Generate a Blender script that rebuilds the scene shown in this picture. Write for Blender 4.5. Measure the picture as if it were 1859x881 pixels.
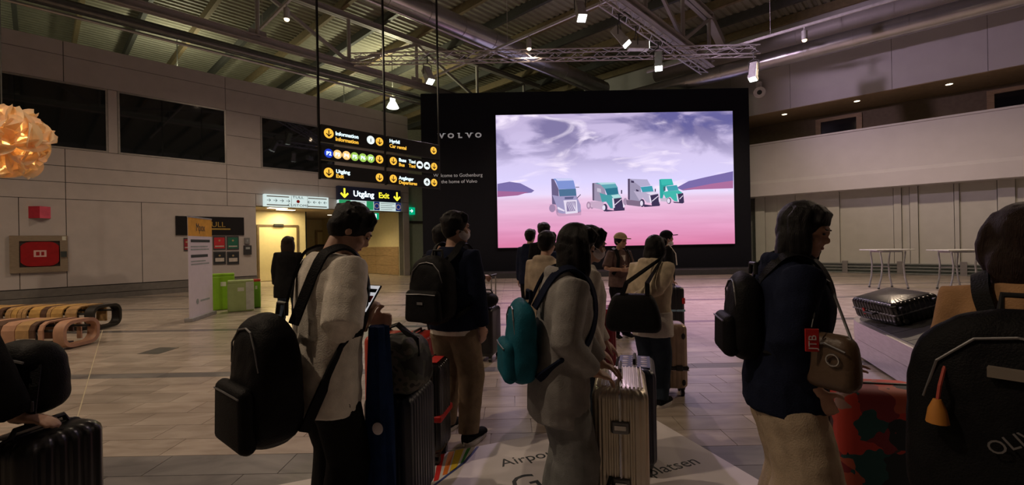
import bpy, bmesh, math, random
from mathutils import Vector, Matrix, noise
for _o in list(bpy.data.objects): bpy.data.objects.remove(_o, do_unlink=True)
SC = bpy.context.scene; COL = SC.collection
PI = math.pi; rad = math.radians
random.seed(7)
# ---------------------------------------------------------------- camera
F, CX, CY, ROLL, CAMZ = 820.0, 929.5, 440.5, 0.018, 1.5
cd = bpy.data.cameras.new('camera'); cam = bpy.data.objects.new('camera', cd); COL.objects.link(cam)
cd.sensor_fit = 'HORIZONTAL'; cd.sensor_width = 36.0; cd.lens = 36.0*F/1859.0; cd.clip_start = 0.05; cd.clip_end = 200
cr, sr = math.cos(ROLL), math.sin(ROLL)
cam.matrix_world = Matrix(((cr, sr, 0, 0), (0, 0, -1, 0), (-sr, cr, 0, CAMZ), (0, 0, 0, 1)))
SC.camera = cam
# ---------------------------------------------------------------- world and exposure
w = bpy.data.worlds.new('night'); SC.world = w; w.use_nodes = True
w.node_tree.nodes['Background'].inputs[0].default_value = (0.50, 0.46, 0.42, 1)
w.node_tree.nodes['Background'].inputs[1].default_value = 0.012
SC.view_settings.view_transform = 'Standard'; SC.view_settings.look = 'None'
SC.view_settings.exposure = 0.0; SC.view_settings.gamma = 1.0; SC.view_settings.use_curve_mapping = False
DOWN_W, STAGE_W, WARM, STAGE_PINK = 550.0, 780.0, (1.0, 0.76, 0.54), (1.0, 0.73, 1.0)  # stage beams tinted pink to stand in for screen glow on the floor
# ---------------------------------------------------------------- pixel geometry
def ray(px, py):
    dx, dy = px-CX, py-CY
    return Vector(((dx*cr-dy*sr)/F, 1.0, -(dx*sr+dy*cr)/F))
def P(px, py, Y):
    d = ray(px, py); return Vector((d.x*Y, Y, CAMZ+d.z*Y))
def G(px, py, z=0.0):
    d = ray(px, py); k = (z-CAMZ)/d.z; return Vector((d.x*k, k, z))
AZ = rad(43.5)
U = Vector((math.sin(AZ), math.cos(AZ), 0)); V = Vector((-math.cos(AZ), math.sin(AZ), 0)); UP = Vector((0, 0, 1))
class Frame:
    """a vertical plane: t along, n out of the wall into the hall, z up"""
    def __init__(s, o, t, n): s.o, s.t, s.n = Vector(o), Vector(t), Vector(n)
    def p(s, t, n, z): return s.o+s.t*t+s.n*n+UP*z
    def hit(s, px, py, n=0.0):
        d = ray(px, py); o = s.o+s.n*n; k = (o-Vector((0, 0, CAMZ))).dot(s.n)/d.dot(s.n)
        q = Vector((0, 0, CAMZ))+d*k
        return (q-s.o).dot(s.t), q.z
    def mat(s, t, n, z): 
        q = s.p(t, n, z); M = Matrix.Identity(4)
        for i, a in enumerate((s.t, UP, s.n, q)):
            for j in range(3): M[j][i] = a[j]
        return M
LW = Frame((-14.1, 12.4, 0), U, -V)          # left wall
RW = Frame((10.95, 20.6, 0), -V, -U)         # right wall
BW = Frame((0, 20.0, 0), (1, 0, 0), (0, -1, 0))   # display wall
# ---------------------------------------------------------------- materials
MATS = {}
def mat(name, col, rough=0.6, metal=0.0, var=0.12, scale=8.0, bump=0.0, bscale=40.0, emit=None, es=1.0, stretch=None, spec=0.5, alpha=1.0, trans=0.0, sheen=0.0):
    if name in MATS: return MATS[name]
    m = bpy.data.materials.new(name); m.use_nodes = True; N = m.node_tree.nodes; L = m.node_tree.links
    b = N['Principled BSDF']; b.inputs['Roughness'].default_value = rough; b.inputs['Metallic'].default_value = metal
    b.inputs['Specular IOR Level'].default_value = spec
    tc = N.new('ShaderNodeTexCoord'); vec = tc.outputs['Object']
    if stretch:
        mp = N.new('ShaderNodeMapping'); mp.inputs['Scale'].default_value = stretch; L.new(vec, mp.inputs[0]); vec = mp.outputs[0]
    nz = N.new('ShaderNodeTexNoise'); nz.inputs['Scale'].default_value = scale; nz.inputs['Detail'].default_value = 5; L.new(vec, nz.inputs['Vector'])
    rp = N.new('ShaderNodeValToRGB'); L.new(nz.outputs['Fac'], rp.inputs[0])
    rp.color_ramp.elements[0].position = 0.3; rp.color_ramp.elements[1].position = 0.7
    rp.color_ramp.elements[0].color = tuple(max(0, c*(1-var)) for c in col)+(1,)
    rp.color_ramp.elements[1].color = tuple(min(1, c*(1+var)) for c in col)+(1,)
    L.new(rp.outputs[0], b.inputs['Base Color'])
    if bump > 0:
        n2 = N.new('ShaderNodeTexNoise'); n2.inputs['Scale'].default_value = bscale; n2.inputs['Detail'].default_value = 4; L.new(vec, n2.inputs['Vector'])
        bp = N.new('ShaderNodeBump'); bp.inputs['Strength'].default_value = bump; bp.inputs['Distance'].default_value = 0.02
        L.new(n2.outputs['Fac'], bp.inputs['Height']); L.new(bp.outputs[0], b.inputs['Normal'])
    if emit:
        b.inputs['Emission Color'].default_value = tuple(emit)+(1,); b.inputs['Emission Strength'].default_value = es
    if trans: b.inputs['Transmission Weight'].default_value = trans
    if sheen: b.inputs['Sheen Weight'].default_value = sheen
    if alpha < 1: b.inputs['Alpha'].default_value = alpha
    MATS[name] = m; return m
def glow(name, col, s=1.0):
    return mat(name, tuple(c*0.5 for c in col), 0.5, var=0.02, emit=col, es=s)
def cloth(name, col, rough=0.9, bump=0.25): return mat(name, col, rough, var=0.18, scale=14, bump=bump, bscale=160, spec=0.1)
# ---------------------------------------------------------------- mesh builder
TMP = bpy.data.scenes.new('workbench')          # modifiers are evaluated in a scene of their own, removed at the end
def settle(o):
    TMP.collection.objects.link(o)
    with bpy.context.temp_override(scene=TMP, view_layer=TMP.view_layers[0]):
        dg = bpy.context.evaluated_depsgraph_get(); me = bpy.data.meshes.new_from_object(o.evaluated_get(dg))
    bpy.data.objects.remove(o, do_unlink=True); return me
class MB:
    def __init__(s): s.v = []; s.f = []
    def add(s, vs, fs):
        k = len(s.v); s.v += [Vector(q) for q in vs]; s.f += [tuple(i+k for i in f) for f in fs]; return s
    def box(s, c, d, M=None):
        c = Vector(c); q = []
        for i in (-.5, .5):
            for j in (-.5, .5):
                for k in (-.5, .5):
                    o = Vector((i*d[0], j*d[1], k*d[2])); q.append(c+(M@o if M else o))
        return s.add(q, [(0, 1, 3, 2), (4, 6, 7, 5), (0, 4, 5, 1), (2, 3, 7, 6), (0, 2, 6, 4), (1, 5, 7, 3)])
    def fbox(s, fr, t0, t1, n0, n1, z0, z1):
        q = [fr.p(t, n, z) for t in (t0, t1) for n in (n0, n1) for z in (z0, z1)]
        return s.add(q, [(0, 1, 3, 2), (4, 6, 7, 5), (0, 4, 5, 1), (2, 3, 7, 6), (0, 2, 6, 4), (1, 5, 7, 3)])
    def loft(s, rings, cap=True, closed=False):
        n = len(rings[0]); k = len(s.v)
        for r in rings: s.v += [Vector(q) for q in r]
        m = len(rings)
        for i in range(m if closed else m-1):
            a, b = k+i*n, k+((i+1) % m)*n
            for j in range(n): s.f.append((a+j, a+(j+1) % n, b+(j+1) % n, b+j))
        if cap and not closed:
            s.f.append(tuple(k+j for j in reversed(range(n)))); s.f.append(tuple(k+(m-1)*n+j for j in range(n)))
        return s
    def tube(s, pts, r, n=10, closed=False, flat=None, cap=True):
        pts = [Vector(q) for q in pts]; m = len(pts); rs = r if isinstance(r, (list, tuple)) else [r]*m
        rings = []; prev = None
        for i, q in enumerate(pts):
            a = pts[(i-1) % m] if (i > 0 or closed) else q; b = pts[(i+1) % m] if (i < m-1 or closed) else q
            t = (b-a).normalized() if (b-a).length > 1e-9 else Vector((0, 0, 1))
            if prev is None:
                x = Vector((0, 0, 1)).cross(t)
                if x.length < 1e-3: x = Vector((1, 0, 0))
            else: x = prev-t*prev.dot(t)
            x.normalize(); prev = x; y = t.cross(x)
            rings.append([q+(x*math.cos(2*PI*j/n)+y*math.sin(2*PI*j/n))*rs[i] for j in range(n)])
        return s.loft(rings, cap=cap, closed=closed)
    def ribbon(s, pts, wd, th, out):
        """flat strap; out(p) gives the direction of its face"""
        pts = [Vector(q) for q in pts]; rings = []
        for i, q in enumerate(pts):
            t = (pts[min(i+1, len(pts)-1)]-pts[max(i-1, 0)]).normalized(); o = Vector(out(q)); o = (o-t*o.dot(t)).normalized(); x = t.cross(o)
            rings.append([q+x*wd/2+o*th/2, q-x*wd/2+o*th/2, q-x*wd/2-o*th/2, q+x*wd/2-o*th/2])
        return s.loft(rings)
    def ell(s, c, r, R=None, nu=16, nv=10):
        c = Vector(c); r = (r, r, r) if not isinstance(r, (tuple, list)) else r; rings = []
        for i in range(1, nv):
            th = PI*i/nv; ring = []
            for j in range(nu):
                o = Vector((r[0]*math.sin(th)*math.cos(2*PI*j/nu), r[1]*math.sin(th)*math.sin(2*PI*j/nu), -r[2]*math.cos(th)))
                ring.append(c+(R@o if R else o))
            rings.append(ring)
        k = len(s.v); s.loft(rings, cap=False)
        o = Vector((0, 0, r[2])); b = len(s.v); s.v += [c-(R@o if R else o), c+(R@o if R else o)]
        for j in range(nu):
            s.f.append((b, k+(j+1) % nu, k+j)); e = k+(nv-2)*nu; s.f.append((b+1, e+j, e+(j+1) % nu))
        return s
    def prism(s, poly, ax, d):
        a = [Vector(q) for q in poly]; return s.loft([a, [q+Vector(ax)*d for q in a]])
    def lathe(s, prof, c=(0, 0, 0), n=20):
        return s.loft([[Vector(c)+Vector((r*math.cos(2*PI*j/n), r*math.sin(2*PI*j/n), z)) for j in range(n)] for r, z in prof])
    def rbox(s, w_, d_, h_, r=0.04, z0=0.0, c=(0, 0), nc=5, ribs=0, rd=0.004, taper=0.0, bulge=0.0, M=None):
        """upright rounded box, optionally ribbed all round"""
        def outline(ww, dd, rr):
            q = []
            for (sx, sy, a0) in ((1, -1, -PI/2), (1, 1, 0), (-1, 1, PI/2), (-1, -1, PI)):
                for k in range(nc+1):
                    a = a0+PI/2*k/nc; q.append(Vector((sx*(ww/2-rr)+rr*math.cos(a), sy*(dd/2-rr)+rr*math.sin(a), 0)))
            if ribs:
                out = []; L = 0.0
                for i in range(len(q)):
                    a, b = q[i], q[(i+1) % len(q)]; e = (b-a).length; n = max(1, int(e/0.006)); t = (b-a).normalized() if e > 1e-9 else Vector((1, 0, 0)); nn = Vector((t.y, -t.x, 0))
                    for k in range(n):
                        ph = (L+e*k/n)/ribs % 1.0; out.append(a+(b-a)*k/n+nn*(rd if ph < 0.55 else -rd))
                    L += e
                q = out
            return q
        rings = []; prof = [(math.sin(PI/2*k/4), 1-math.cos(PI/2*k/4)) for k in range(5)]
        zs = [(z0+r*(1-math.sin(PI/2*k/4)), r*(1-math.cos(PI/2*k/4))) for k in range(4, -1, -1)]
        zs = [(z0+r*(1-math.cos(PI/2*k/4)), r*(1-math.sin(PI/2*k/4))) for k in range(5)]
        nm = 5
        body = [(z0+r+(h_-2*r)*k/nm, 0) for k in range(1, nm)]
        top = [(z0+h_-r+r*math.sin(PI/2*k/4), r*(1-math.cos(PI/2*k/4))) for k in range(5)]
        base = outline(w_, d_, max(r, 0.012))
        for z, ins in zs+body+top:
            u = (z-z0)/h_; k = 1-taper*u; bl = 1+bulge*math.sin(PI*u)
            sx = (w_-2*ins)/w_*k*bl; sy = (d_-2*ins)/d_*k*bl
            rings.append([Vector((q.x*sx+c[0], q.y*sy+c[1], z)) for q in base])
        if M: rings = [[M@q for q in g] for g in rings]
        k = len(s.v); n = len(base); s.loft(rings, cap=False); m = len(rings); b = len(s.v)
        s.v += [sum(rings[0], Vector())/n, sum(rings[-1], Vector())/n]
        for j in range(n): s.f.append((b, k+(j+1) % n, k+j)); s.f.append((b+1, k+(m-1)*n+j, k+(m-1)*n+(j+1) % n))
        return s
    def build(s, name, m, parent=None, world=False, smooth=False, bevel=0.0, remesh=0.0, sm=0, wr=0.0, ws=7.0, auto=False):
        me = bpy.data.meshes.new(name); vs = s.v
        if world and parent is not None:
            I = parent.matrix_basis.inverted()
            if parent.parent is not None: I = (parent.parent.matrix_basis@parent.matrix_basis).inverted()
            vs = [I@q for q in vs]
        me.from_pydata([tuple(q) for q in vs], [], s.f); me.update()
        o = bpy.data.objects.new(name, me)
        if remesh or bevel:
            if remesh:
                k = o.modifiers.new('r', 'REMESH'); k.mode = 'VOXEL'; k.voxel_size = remesh; k.use_smooth_shade = True
                if sm: k = o.modifiers.new('s', 'SMOOTH'); k.iterations = sm; k.factor = 0.5
            if bevel:
                k = o.modifiers.new('b', 'BEVEL'); k.width = bevel; k.segments = 2; k.limit_method = 'ANGLE'
            me2 = settle(o); bpy.data.meshes.remove(me); me = me2; me.name = name
            if wr:
                n_ = len(me.vertices); co = [0.0]*(3*n_); no = [0.0]*(3*n_); me.vertices.foreach_get('co', co); me.vertices.foreach_get('normal', no)
                for i in range(n_):
                    q = Vector(co[3*i:3*i+3]); d = (noise.noise(Vector((q.x*ws, q.y*ws, q.z*ws*0.55)))+0.5*noise.noise(q*ws*2.3))*wr
                    for j in range(3): co[3*i+j] += no[3*i+j]*d
                me.vertices.foreach_set('co', co)
            o = bpy.data.objects.new(name, me)
        else:
            bm = bmesh.new(); bm.from_mesh(me); bmesh.ops.recalc_face_normals(bm, faces=bm.faces); bm.to_mesh(me); bm.free()
        COL.objects.link(o)
        if m: me.materials.clear(); me.materials.append(m)
        if smooth or remesh:
            me.polygons.foreach_set('use_smooth', [True]*len(me.polygons))
            if not remesh:
                try: me.set_sharp_from_angle(angle=rad(40))
                except Exception: pass
        me.update()
        if parent is not None: o.parent = parent
        return o
def thing(name, label, cat, loc=(0, 0, 0), rz=0.0, group=None):
    o = bpy.data.objects.new(name, None); o.empty_display_size = 0.1; COL.objects.link(o); o.location = loc; o.rotation_euler = (0, 0, rz)
    return tag(o, label, cat, group)
def tag(o, label, cat, group=None):
    o['label'] = label; o['category'] = cat
    if group: o['group'] = group
    return o
def struct(o, label=None):
    o['kind'] = 'structure'
    if label: o['label'] = label
    return o
def text(body, size, m, M, parent=None, name='lettering', ext=0.002, align='LEFT', sx=1.0, space=1.0, bold=0.0):
    cu = bpy.data.curves.new(name, 'FONT'); cu.body = body; cu.size = size; cu.extrude = ext; cu.align_x = align; cu.resolution_u = 3; cu.space_character = space; cu.offset = bold
    t = bpy.data.objects.new(name, cu); me = settle(t)
    T = M@Matrix.Diagonal((sx, 1, 1, 1))
    if parent is not None:
        I = parent.matrix_basis.inverted()
        if parent.parent is not None: I = (parent.parent.matrix_basis@parent.matrix_basis).inverted()
        T = I@T
    me.transform(T); me.materials.clear(); me.materials.append(m); o = bpy.data.objects.new(name, me); COL.objects.link(o)
    if parent is not None: o.parent = parent
    return o
def light(kind, name, loc, energy, col, parent=None, size=0.1, spot=None, blend=0.6, target=None):
    l = bpy.data.lights.new(name, kind); l.energy = energy; l.color = col
    if kind == 'AREA': l.size = size
    else: l.shadow_soft_size = size
    if spot: l.spot_size = rad(spot); l.spot_blend = blend
    o = bpy.data.objects.new(name, l); COL.objects.link(o); loc = Vector(loc)
    d = (Vector(target)-loc) if target is not None else Vector((0, 0, -1))
    o.rotation_euler = d.to_track_quat('-Z', 'Y').to_euler()
    o.location = loc-(parent.matrix_basis.translation if parent is not None else Vector())
    if parent is not None: o.parent = parent
    return o
# ================================================================ SETTING
def stone(name, c0, c1, rough, bricks=False):
    m = bpy.data.materials.new(name); m.use_nodes = True; N = m.node_tree.nodes; L = m.node_tree.links; b = N['Principled BSDF']
    b.inputs['Roughness'].default_value = rough; b.inputs['Specular IOR Level'].default_value = 0.5
    ge = N.new('ShaderNodeNewGeometry'); mp = N.new('ShaderNodeMapping'); mp.inputs['Scale'].default_value = (0.9, 2.6, 1); mp.inputs['Rotation'].default_value = (0, 0, 0.5)
    L.new(ge.outputs['Position'], mp.inputs[0]); nz = N.new('ShaderNodeTexNoise'); nz.inputs['Scale'].default_value = 1.6; nz.inputs['Detail'].default_value = 7; nz.inputs['Distortion'].default_value = 1.2
    L.new(mp.outputs[0], nz.inputs['Vector']); rp = N.new('ShaderNodeValToRGB'); rp.color_ramp.elements[0].position = 0.32; rp.color_ramp.elements[1].position = 0.68
    rp.color_ramp.elements[0].color = c0+(1,); rp.color_ramp.elements[1].color = c1+(1,); L.new(nz.outputs['Fac'], rp.inputs[0])
    oi = N.new('ShaderNodeObjectInfo'); mr = N.new('ShaderNodeMapRange'); mr.inputs['To Min'].default_value = 0.80; mr.inputs['To Max'].default_value = 1.12; L.new(oi.outputs['Random'], mr.inputs['Value'])
    mx = N.new('ShaderNodeMix'); mx.data_type = 'RGBA'; mx.blend_type = 'MULTIPLY'; mx.inputs['Factor'].default_value = 1.0
    L.new(rp.outputs[0], mx.inputs['A']); L.new(mr.outputs[0], mx.inputs['B']); out = mx.outputs['Result']
    if bricks:
        bt = N.new('ShaderNodeTexBrick'); bt.inputs['Scale'].default_value = 1.0; bt.inputs['Brick Width'].default_value = 0.6; bt.inputs['Row Height'].default_value = 0.284; bt.inputs['Mortar Size'].default_value = 0.006
        bt.inputs['Color1'].default_value = (1, 1, 1, 1); bt.inputs['Color2'].default_value = (0.82, 0.82, 0.82, 1); bt.inputs['Mortar'].default_value = (0.5, 0.5, 0.5, 1)
        L.new(ge.outputs['Position'], bt.inputs['Vector'])
        m2 = N.new('ShaderNodeMix'); m2.data_type = 'RGBA'; m2.blend_type = 'MULTIPLY'; m2.inputs['Factor'].default_value = 1.0; L.new(rp.outputs[0], m2.inputs['A']); L.new(bt.outputs['Color'], m2.inputs['B'])
        sx = N.new('ShaderNodeSeparateXYZ'); L.new(ge.outputs['Position'], sx.inputs[0]); prev = None
        for y in (8.25, 11.2, 14.1, 17.0):
            s1 = N.new('ShaderNodeMath'); s1.operation = 'SUBTRACT'; s1.inputs[1].default_value = y; L.new(sx.outputs['Y'], s1.inputs[0])
            s2 = N.new('ShaderNodeMath'); s2.operation = 'ABSOLUTE'; L.new(s1.outputs[0], s2.inputs[0])
            s3 = N.new('ShaderNodeMath'); s3.operation = 'LESS_THAN'; s3.inputs[1].default_value = 0.1; L.new(s2.outputs[0], s3.inputs[0])
            if prev: s4 = N.new('ShaderNodeMath'); s4.operation = 'MAXIMUM'; L.new(prev, s4.inputs[0]); L.new(s3.outputs[0], s4.inputs[1]); prev = s4.outputs[0]
            else: prev = s3.outputs[0]
        m3 = N.new('ShaderNodeMix'); m3.data_type = 'RGBA'; L.new(prev, m3.inputs['Factor']); L.new(m2.outputs['Result'], m3.inputs['A']); m3.inputs['B'].default_value = (0.13, 0.12, 0.12, 1)
        out = m3.outputs['Result']
    L.new(out, b.inputs['Base Color'])
    return m
M_STONE = stone('beige_stone', (0.34, 0.285, 0.235), (0.50, 0.435, 0.37), 0.24)
M_FLOOR = stone('beige_stone_floor', (0.34, 0.285, 0.235), (0.50, 0.435, 0.37), 0.24, True)
M_SLATE = stone('dark_slate', (0.10, 0.095, 0.10), (0.22, 0.21, 0.205), 0.4)
M_GROUT = mat('grout', (0.16, 0.15, 0.14), 0.9)
fl = MB().box((0, -1.65, -0.1), (70, 8.7, 0.2)).box((0, 4.5, -0.112), (70, 3.6, 0.2)).box((0, 23.15, -0.1), (70, 33.7, 0.2)).build('floor', M_FLOOR); struct(fl)
rows = [(2.70, 2.985, 1), (2.985, 3.27, 1)]+[(3.27+0.2843*i, 3.27+0.2843*(i+1), 0) for i in range(7)]+[(5.26, 5.45, 1)]+[(5.45+0.2833*i, 5.45+0.2833*(i+1), 0) for i in range(3)]
tmesh = {}
for ri, (y0, y1, dark) in enumerate(rows):
    off = (0.0, 0.22, 0.41, 0.13, 0.33)[ri % 5]; lim = y1*1.16+0.3
    wd = 0.9 if dark else 0.6
    k = (round(y1-y0, 4), dark)
    if k not in tmesh:
        o = MB().box((0, 0, -0.006), (wd-0.005, y1-y0-0.005, 0.012)).build('tile', M_SLATE if dark else M_STONE, fl); tmesh[k] = o.data; bpy.data.objects.remove(o, do_unlink=True)
    x = -math.ceil(lim/wd)*wd+off
    while x < lim:
        o = bpy.data.objects.new('floor_tile', tmesh[k]); COL.objects.link(o); o.parent = fl; o.location = (x+wd/2, (y0+y1)/2, 0.0); x += wd
# pale line inlaid in the floor and the dark hatch
a, b = G(120, 830), G(186, 600); dv = (b-a).normalized(); nv = Vector((-dv.y, dv.x, 0))
MB().prism([a-nv*0.005, b-nv*0.005, b+nv*0.005, a+nv*0.005], (0, 0, 1), 0.0015).build('inlay_strip', mat('pale_brass', (0.55, 0.48, 0.34), 0.4), fl)
q = [G(249, 643), G(290, 631), G(325, 631.5), G(287, 643.5)]
MB().prism(q, (0, 0, 1), 0.002).build('access_hatch', mat('hatch', (0.10, 0.10, 0.09), 0.5, 0.3), fl)

# ---- left wall: panels between open joints, windows, opening to customs
M_PANEL = mat('wall_panel', (0.47, 0.43, 0.42), 0.55, var=0.05, scale=3, bump=0.03, bscale=60)
M_BACK = mat('wall_core', (0.08, 0.075, 0.07), 0.9)
M_ALU = mat('aluminium_frame', (0.42, 0.40, 0.38), 0.4, 0.6)
M_DGLASS = mat('dark_glass', (0.012, 0.015, 0.016), 0.03, 0.0, var=0.02, spec=0.9)
T = lambda px, py=450: LW.hit(px, py)[0]
tO0, tO1, tEnd = T(466), T(733), T(744)
zL = LW.hit(466, 374)[1]
ZT = [0.42, 3.02, 3.52, 4.0, 4.52, 6.5, 7.28, 7.72]
print('left wall', T(0), tO0, tO1, tEnd, 'lintel', zL, 'top', LW.hit(0, 50)[1], LW.hit(740, 210)[1], 'win', LW.hit(90, 146)[1], LW.hit(90, 266)[1], LW.hit(414, 199)[1], LW.hit(414, 295)[1])
wl = MB().fbox(LW, -14, tO0, -0.4, -0.03, 0, 7.7).fbox(LW, tO0, tO1, -0.4, -0.03, zL, 7.7).fbox(LW, tO1, tEnd, -0.4, -0.03, 0, 7.7).build('wall_left', M_BACK); struct(wl)
def panel(t0, t1, z0, z1, n1=0.0):
    MB().fbox(LW, t0+0.008, t1-0.008, -0.03, n1, z0+0.008, z1-0.008).build('panel', M_PANEL, wl)
low = [-14, -9, -5, T(35), T(121), T(258), tO0]
for i in range(len(low)-1): panel(low[i], low[i+1], ZT[0], ZT[1])
panel(tO1, tEnd, 0.0, zL)
for i in range(len(low)-1):
    MB().fbox(LW, low[i], low[i+1], -0.03, 0.05, 0.0, 0.16).build('plinth_board', mat('plinth_grey', (0.16, 0.15, 0.14), 0.5), wl)
    MB().fbox(LW, low[i], low[i+1], -0.03, 0.025, 0.175, 0.40).build('plinth_board', mat('plinth_grey', (0.16, 0.15, 0.14), 0.5), wl)
mid = [-14, -8, -3, T(121), T(414), T(580), tEnd]
for zi in (1, 2, 3, 5, 6):
    for i in range(len(mid)-1):
        z0 = ZT[zi]
        if zi == 1 and mid[i+1] > tO0:
            a = max(mid[i], tO0)
            if mid[i] < tO0: panel(mid[i], tO0, z0, ZT[2])
            panel(a, mid[i+1], max(z0, zL), ZT[2])
        else: panel(mid[i], mid[i+1], z0, ZT[zi+1])
wins = [(-12.5, -6.2), (-5.9, T(200)), (T(218), T(414)), (T(477), T(612))]
gaps = [(-14, -12.5), (-6.2, -5.9), (T(200), T(218)), (T(414), T(477)), (T(612), tEnd)]
for g in gaps:
    if g[1]-g[0] > 1.0: panel(g[0], g[1], 4.52, 5.6); panel(g[0], g[1], 5.6, 6.5)
    else: panel(g[0], g[1], 4.52, 6.5)
for i, (a, b) in enumerate(wins):
    o = MB().fbox(LW, a, b, -0.03, -0.018, 4.52, 6.5).build('window_%d' % (i+1), M_DGLASS); struct(o)
    f = MB()
    for (t0, t1, z0, z1) in ((a, b, 4.52, 4.57), (a, b, 6.45, 6.5), (a, a+0.05, 4.57, 6.45), (b-0.05, b, 4.57, 6.45)): f.fbox(LW, t0, t1, -0.018, 0.012, z0, z1)
    f.build('window_frame', M_ALU, o, world=True)
# ---- passage behind the opening
M_CREAM = mat('cream_wall', (0.70, 0.60, 0.36), 0.7, var=0.04)
M_WOOD = mat('oak_board', (0.36, 0.24, 0.13), 0.55, var=0.25, scale=4, stretch=(1, 1, 9))
zc = zL+0.05
o = MB().fbox(LW, tO0-1.5, tO1+0.15, -9.2, -0.4, zc, zc+0.15).build('ceiling_passage', mat('passage_ceiling', (0.42, 0.34, 0.24), 0.7)); struct(o)
o = MB().fbox(LW, tO1, tO1+0.15, -9.0, -0.4, 0, zc).build('wall_passage_right', M_CREAM); struct(o)
for k in range(3):
    for j in range(4):
        MB().fbox(LW, tO1-0.03, tO1, -0.45-2.1*(j+1)+0.01, -0.45-2.1*j, 0.02+0.46*k, 0.47+0.46*k).build('wainscot_board', M_WOOD, o)
tb = LW.hit(555, 450, -2.6)[0]
o = MB().fbox(LW, tO0-1.5, tb, -2.75, -2.6, 0, zc).build('wall_passage_left', M_CREAM); struct(o)
ta = LW.hit(470, 450, -2.6)[0]; tc_ = LW.hit(538, 450, -2.6)[0]; zd = LW.hit(500, 412, -2.6)[1]
d = MB().fbox(LW, ta, tc_, -2.6, -2.56, 0.02, zd).build('door_1', mat('cream_door', (0.78, 0.66, 0.36), 0.5, var=0.03)); struct(d)
f = MB().fbox(LW, ta-0.08, tc_+0.08, -2.6, -2.53, zd, zd+0.09).fbox(LW, ta-0.08, ta, -2.6, -2.53, 0, zd).fbox(LW, tc_, tc_+0.08, -2.6, -2.53, 0, zd).build('door_frame', mat('bronze_frame', (0.20, 0.14, 0.08), 0.4, 0.4), d, world=True)
MB().fbox(LW, (ta+tc_)/2-0.2, (ta+tc_)/2+0.2, -2.53, -2.45, zd+0.02, zd+0.12).build('door_sensor', mat('black_plastic', (0.02, 0.02, 0.02), 0.4), d, world=True)
o = MB().fbox(LW, tO0-1.5, tO1+3.2, -9.2, -9.0, 0, zc).build('wall_passage_back', M_CREAM); struct(o)
o = MB().fbox(LW, tb, tb+0.12, -9.0, -2.75, 0, zc).build('wall_passage_glass', mat('green_glass', (0.03, 0.045, 0.04), 0.08, spec=0.8)); struct(o)
t6, t7 = LW.hit(577, 450, -8.9)[0], LW.hit(601, 450, -8.9)[0]
d = MB().fbox(LW, t6, t7, -9.0, -8.95, 0.02, 2.35).build('door_2', mat('cream_door', (0.78, 0.66, 0.36), 0.5, var=0.03)); struct(d)
MB().fbox(LW, t6-0.12, t7+0.12, -9.0, -8.92, 2.35, 2.47).fbox(LW, t6-0.12, t6, -9.0, -8.92, 0, 2.35).fbox(LW, t7, t7+0.12, -9, -8.92, 0, 2.35).build('door_frame', M_WOOD, d, world=True)
# glazed end beyond the wall, beside the display wall
fr = MB(); gl = MB()
gl.fbox(LW, tEnd, tEnd+3.2, -0.25, -0.23, 0.05, 4.4)
for t in (tEnd+0.03, tEnd+1.0, tEnd+2.1, tEnd+3.2): fr.fbox(LW, t-0.04, t+0.04, -0.30, -0.18, 0, 4.5)
for z in (0.05, 2.6, 4.45): fr.fbox(LW, tEnd, tEnd+3.2, -0.30, -0.18, z-0.06, z+0.06)
o = fr.build('window_5', mat('dark_frame', (0.07, 0.065, 0.06), 0.4, 0.3)); struct(o)
gl.build('pane', mat('pale_green_glass', (0.45, 0.55, 0.45), 0.1, spec=0.7, var=0.05), o, world=True)

# ---- right wall: panelled base behind a glazed foot, projecting fascia, gallery, upper wall
M_RWALL = mat('white_plaster', (0.56, 0.54, 0.55), 0.65, var=0.03, scale=2)
M_CURT = mat('white_screen_panel', (0.50, 0.50, 0.46), 0.7, var=0.04, scale=3)
R = lambda px, py=470: RW.hit(px, py)[0]
zf0, zf1, zg1 = RW.hit(1365, 358)[1], RW.hit(1365, 263)[1], RW.hit(1365, 210)[1]; zk = RW.hit(1365, 333)[1]
print('right wall', zf0, zf1, zg1, zk, RW.hit(1859, 318)[1], RW.hit(1859, 195)[1], RW.hit(1859, 115)[1])
wr_ = MB().fbox(RW, -9, 24, -1.2, -1.0, 0, zf0+0.3).build('wall_right', mat('wall_dark_grey', (0.20, 0.20, 0.19), 0.8)); struct(wr_)  # even dark grey wall behind the screen panels
ts = [R(1366), R(1384), R(1407), R(1440), R(1470), R(1522), R(1622), R(1637), R(1652), R(1668), R(1735), R(1745), R(1816), R(1850), R(1900), R(1990), R(2200), R(2600)]
for i in range(len(ts)-1):
    n = (-0.55, -0.62, -0.57, -0.64)[i % 4]
    if ts[i] > 23: break
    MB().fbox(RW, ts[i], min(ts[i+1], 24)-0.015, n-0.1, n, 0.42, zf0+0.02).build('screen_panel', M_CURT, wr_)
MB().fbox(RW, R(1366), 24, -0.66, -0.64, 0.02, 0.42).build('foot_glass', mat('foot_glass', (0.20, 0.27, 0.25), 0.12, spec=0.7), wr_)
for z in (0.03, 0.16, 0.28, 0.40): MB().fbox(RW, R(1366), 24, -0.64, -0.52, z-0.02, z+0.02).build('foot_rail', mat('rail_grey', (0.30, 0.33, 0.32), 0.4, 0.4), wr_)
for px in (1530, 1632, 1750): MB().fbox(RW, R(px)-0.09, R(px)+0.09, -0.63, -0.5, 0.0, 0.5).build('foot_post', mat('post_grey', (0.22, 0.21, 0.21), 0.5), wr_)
pf = [(-1.0, zf0), (0.12, zf0), (0.12, zk-0.08), (0.02, zk+0.06), (0.0, zf1-0.08), (0.05, zf1-0.07), (0.05, zf1), (-0.22, zf1), (-0.22, zf0+0.3), (-1.0, zf0+0.3)]
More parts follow.
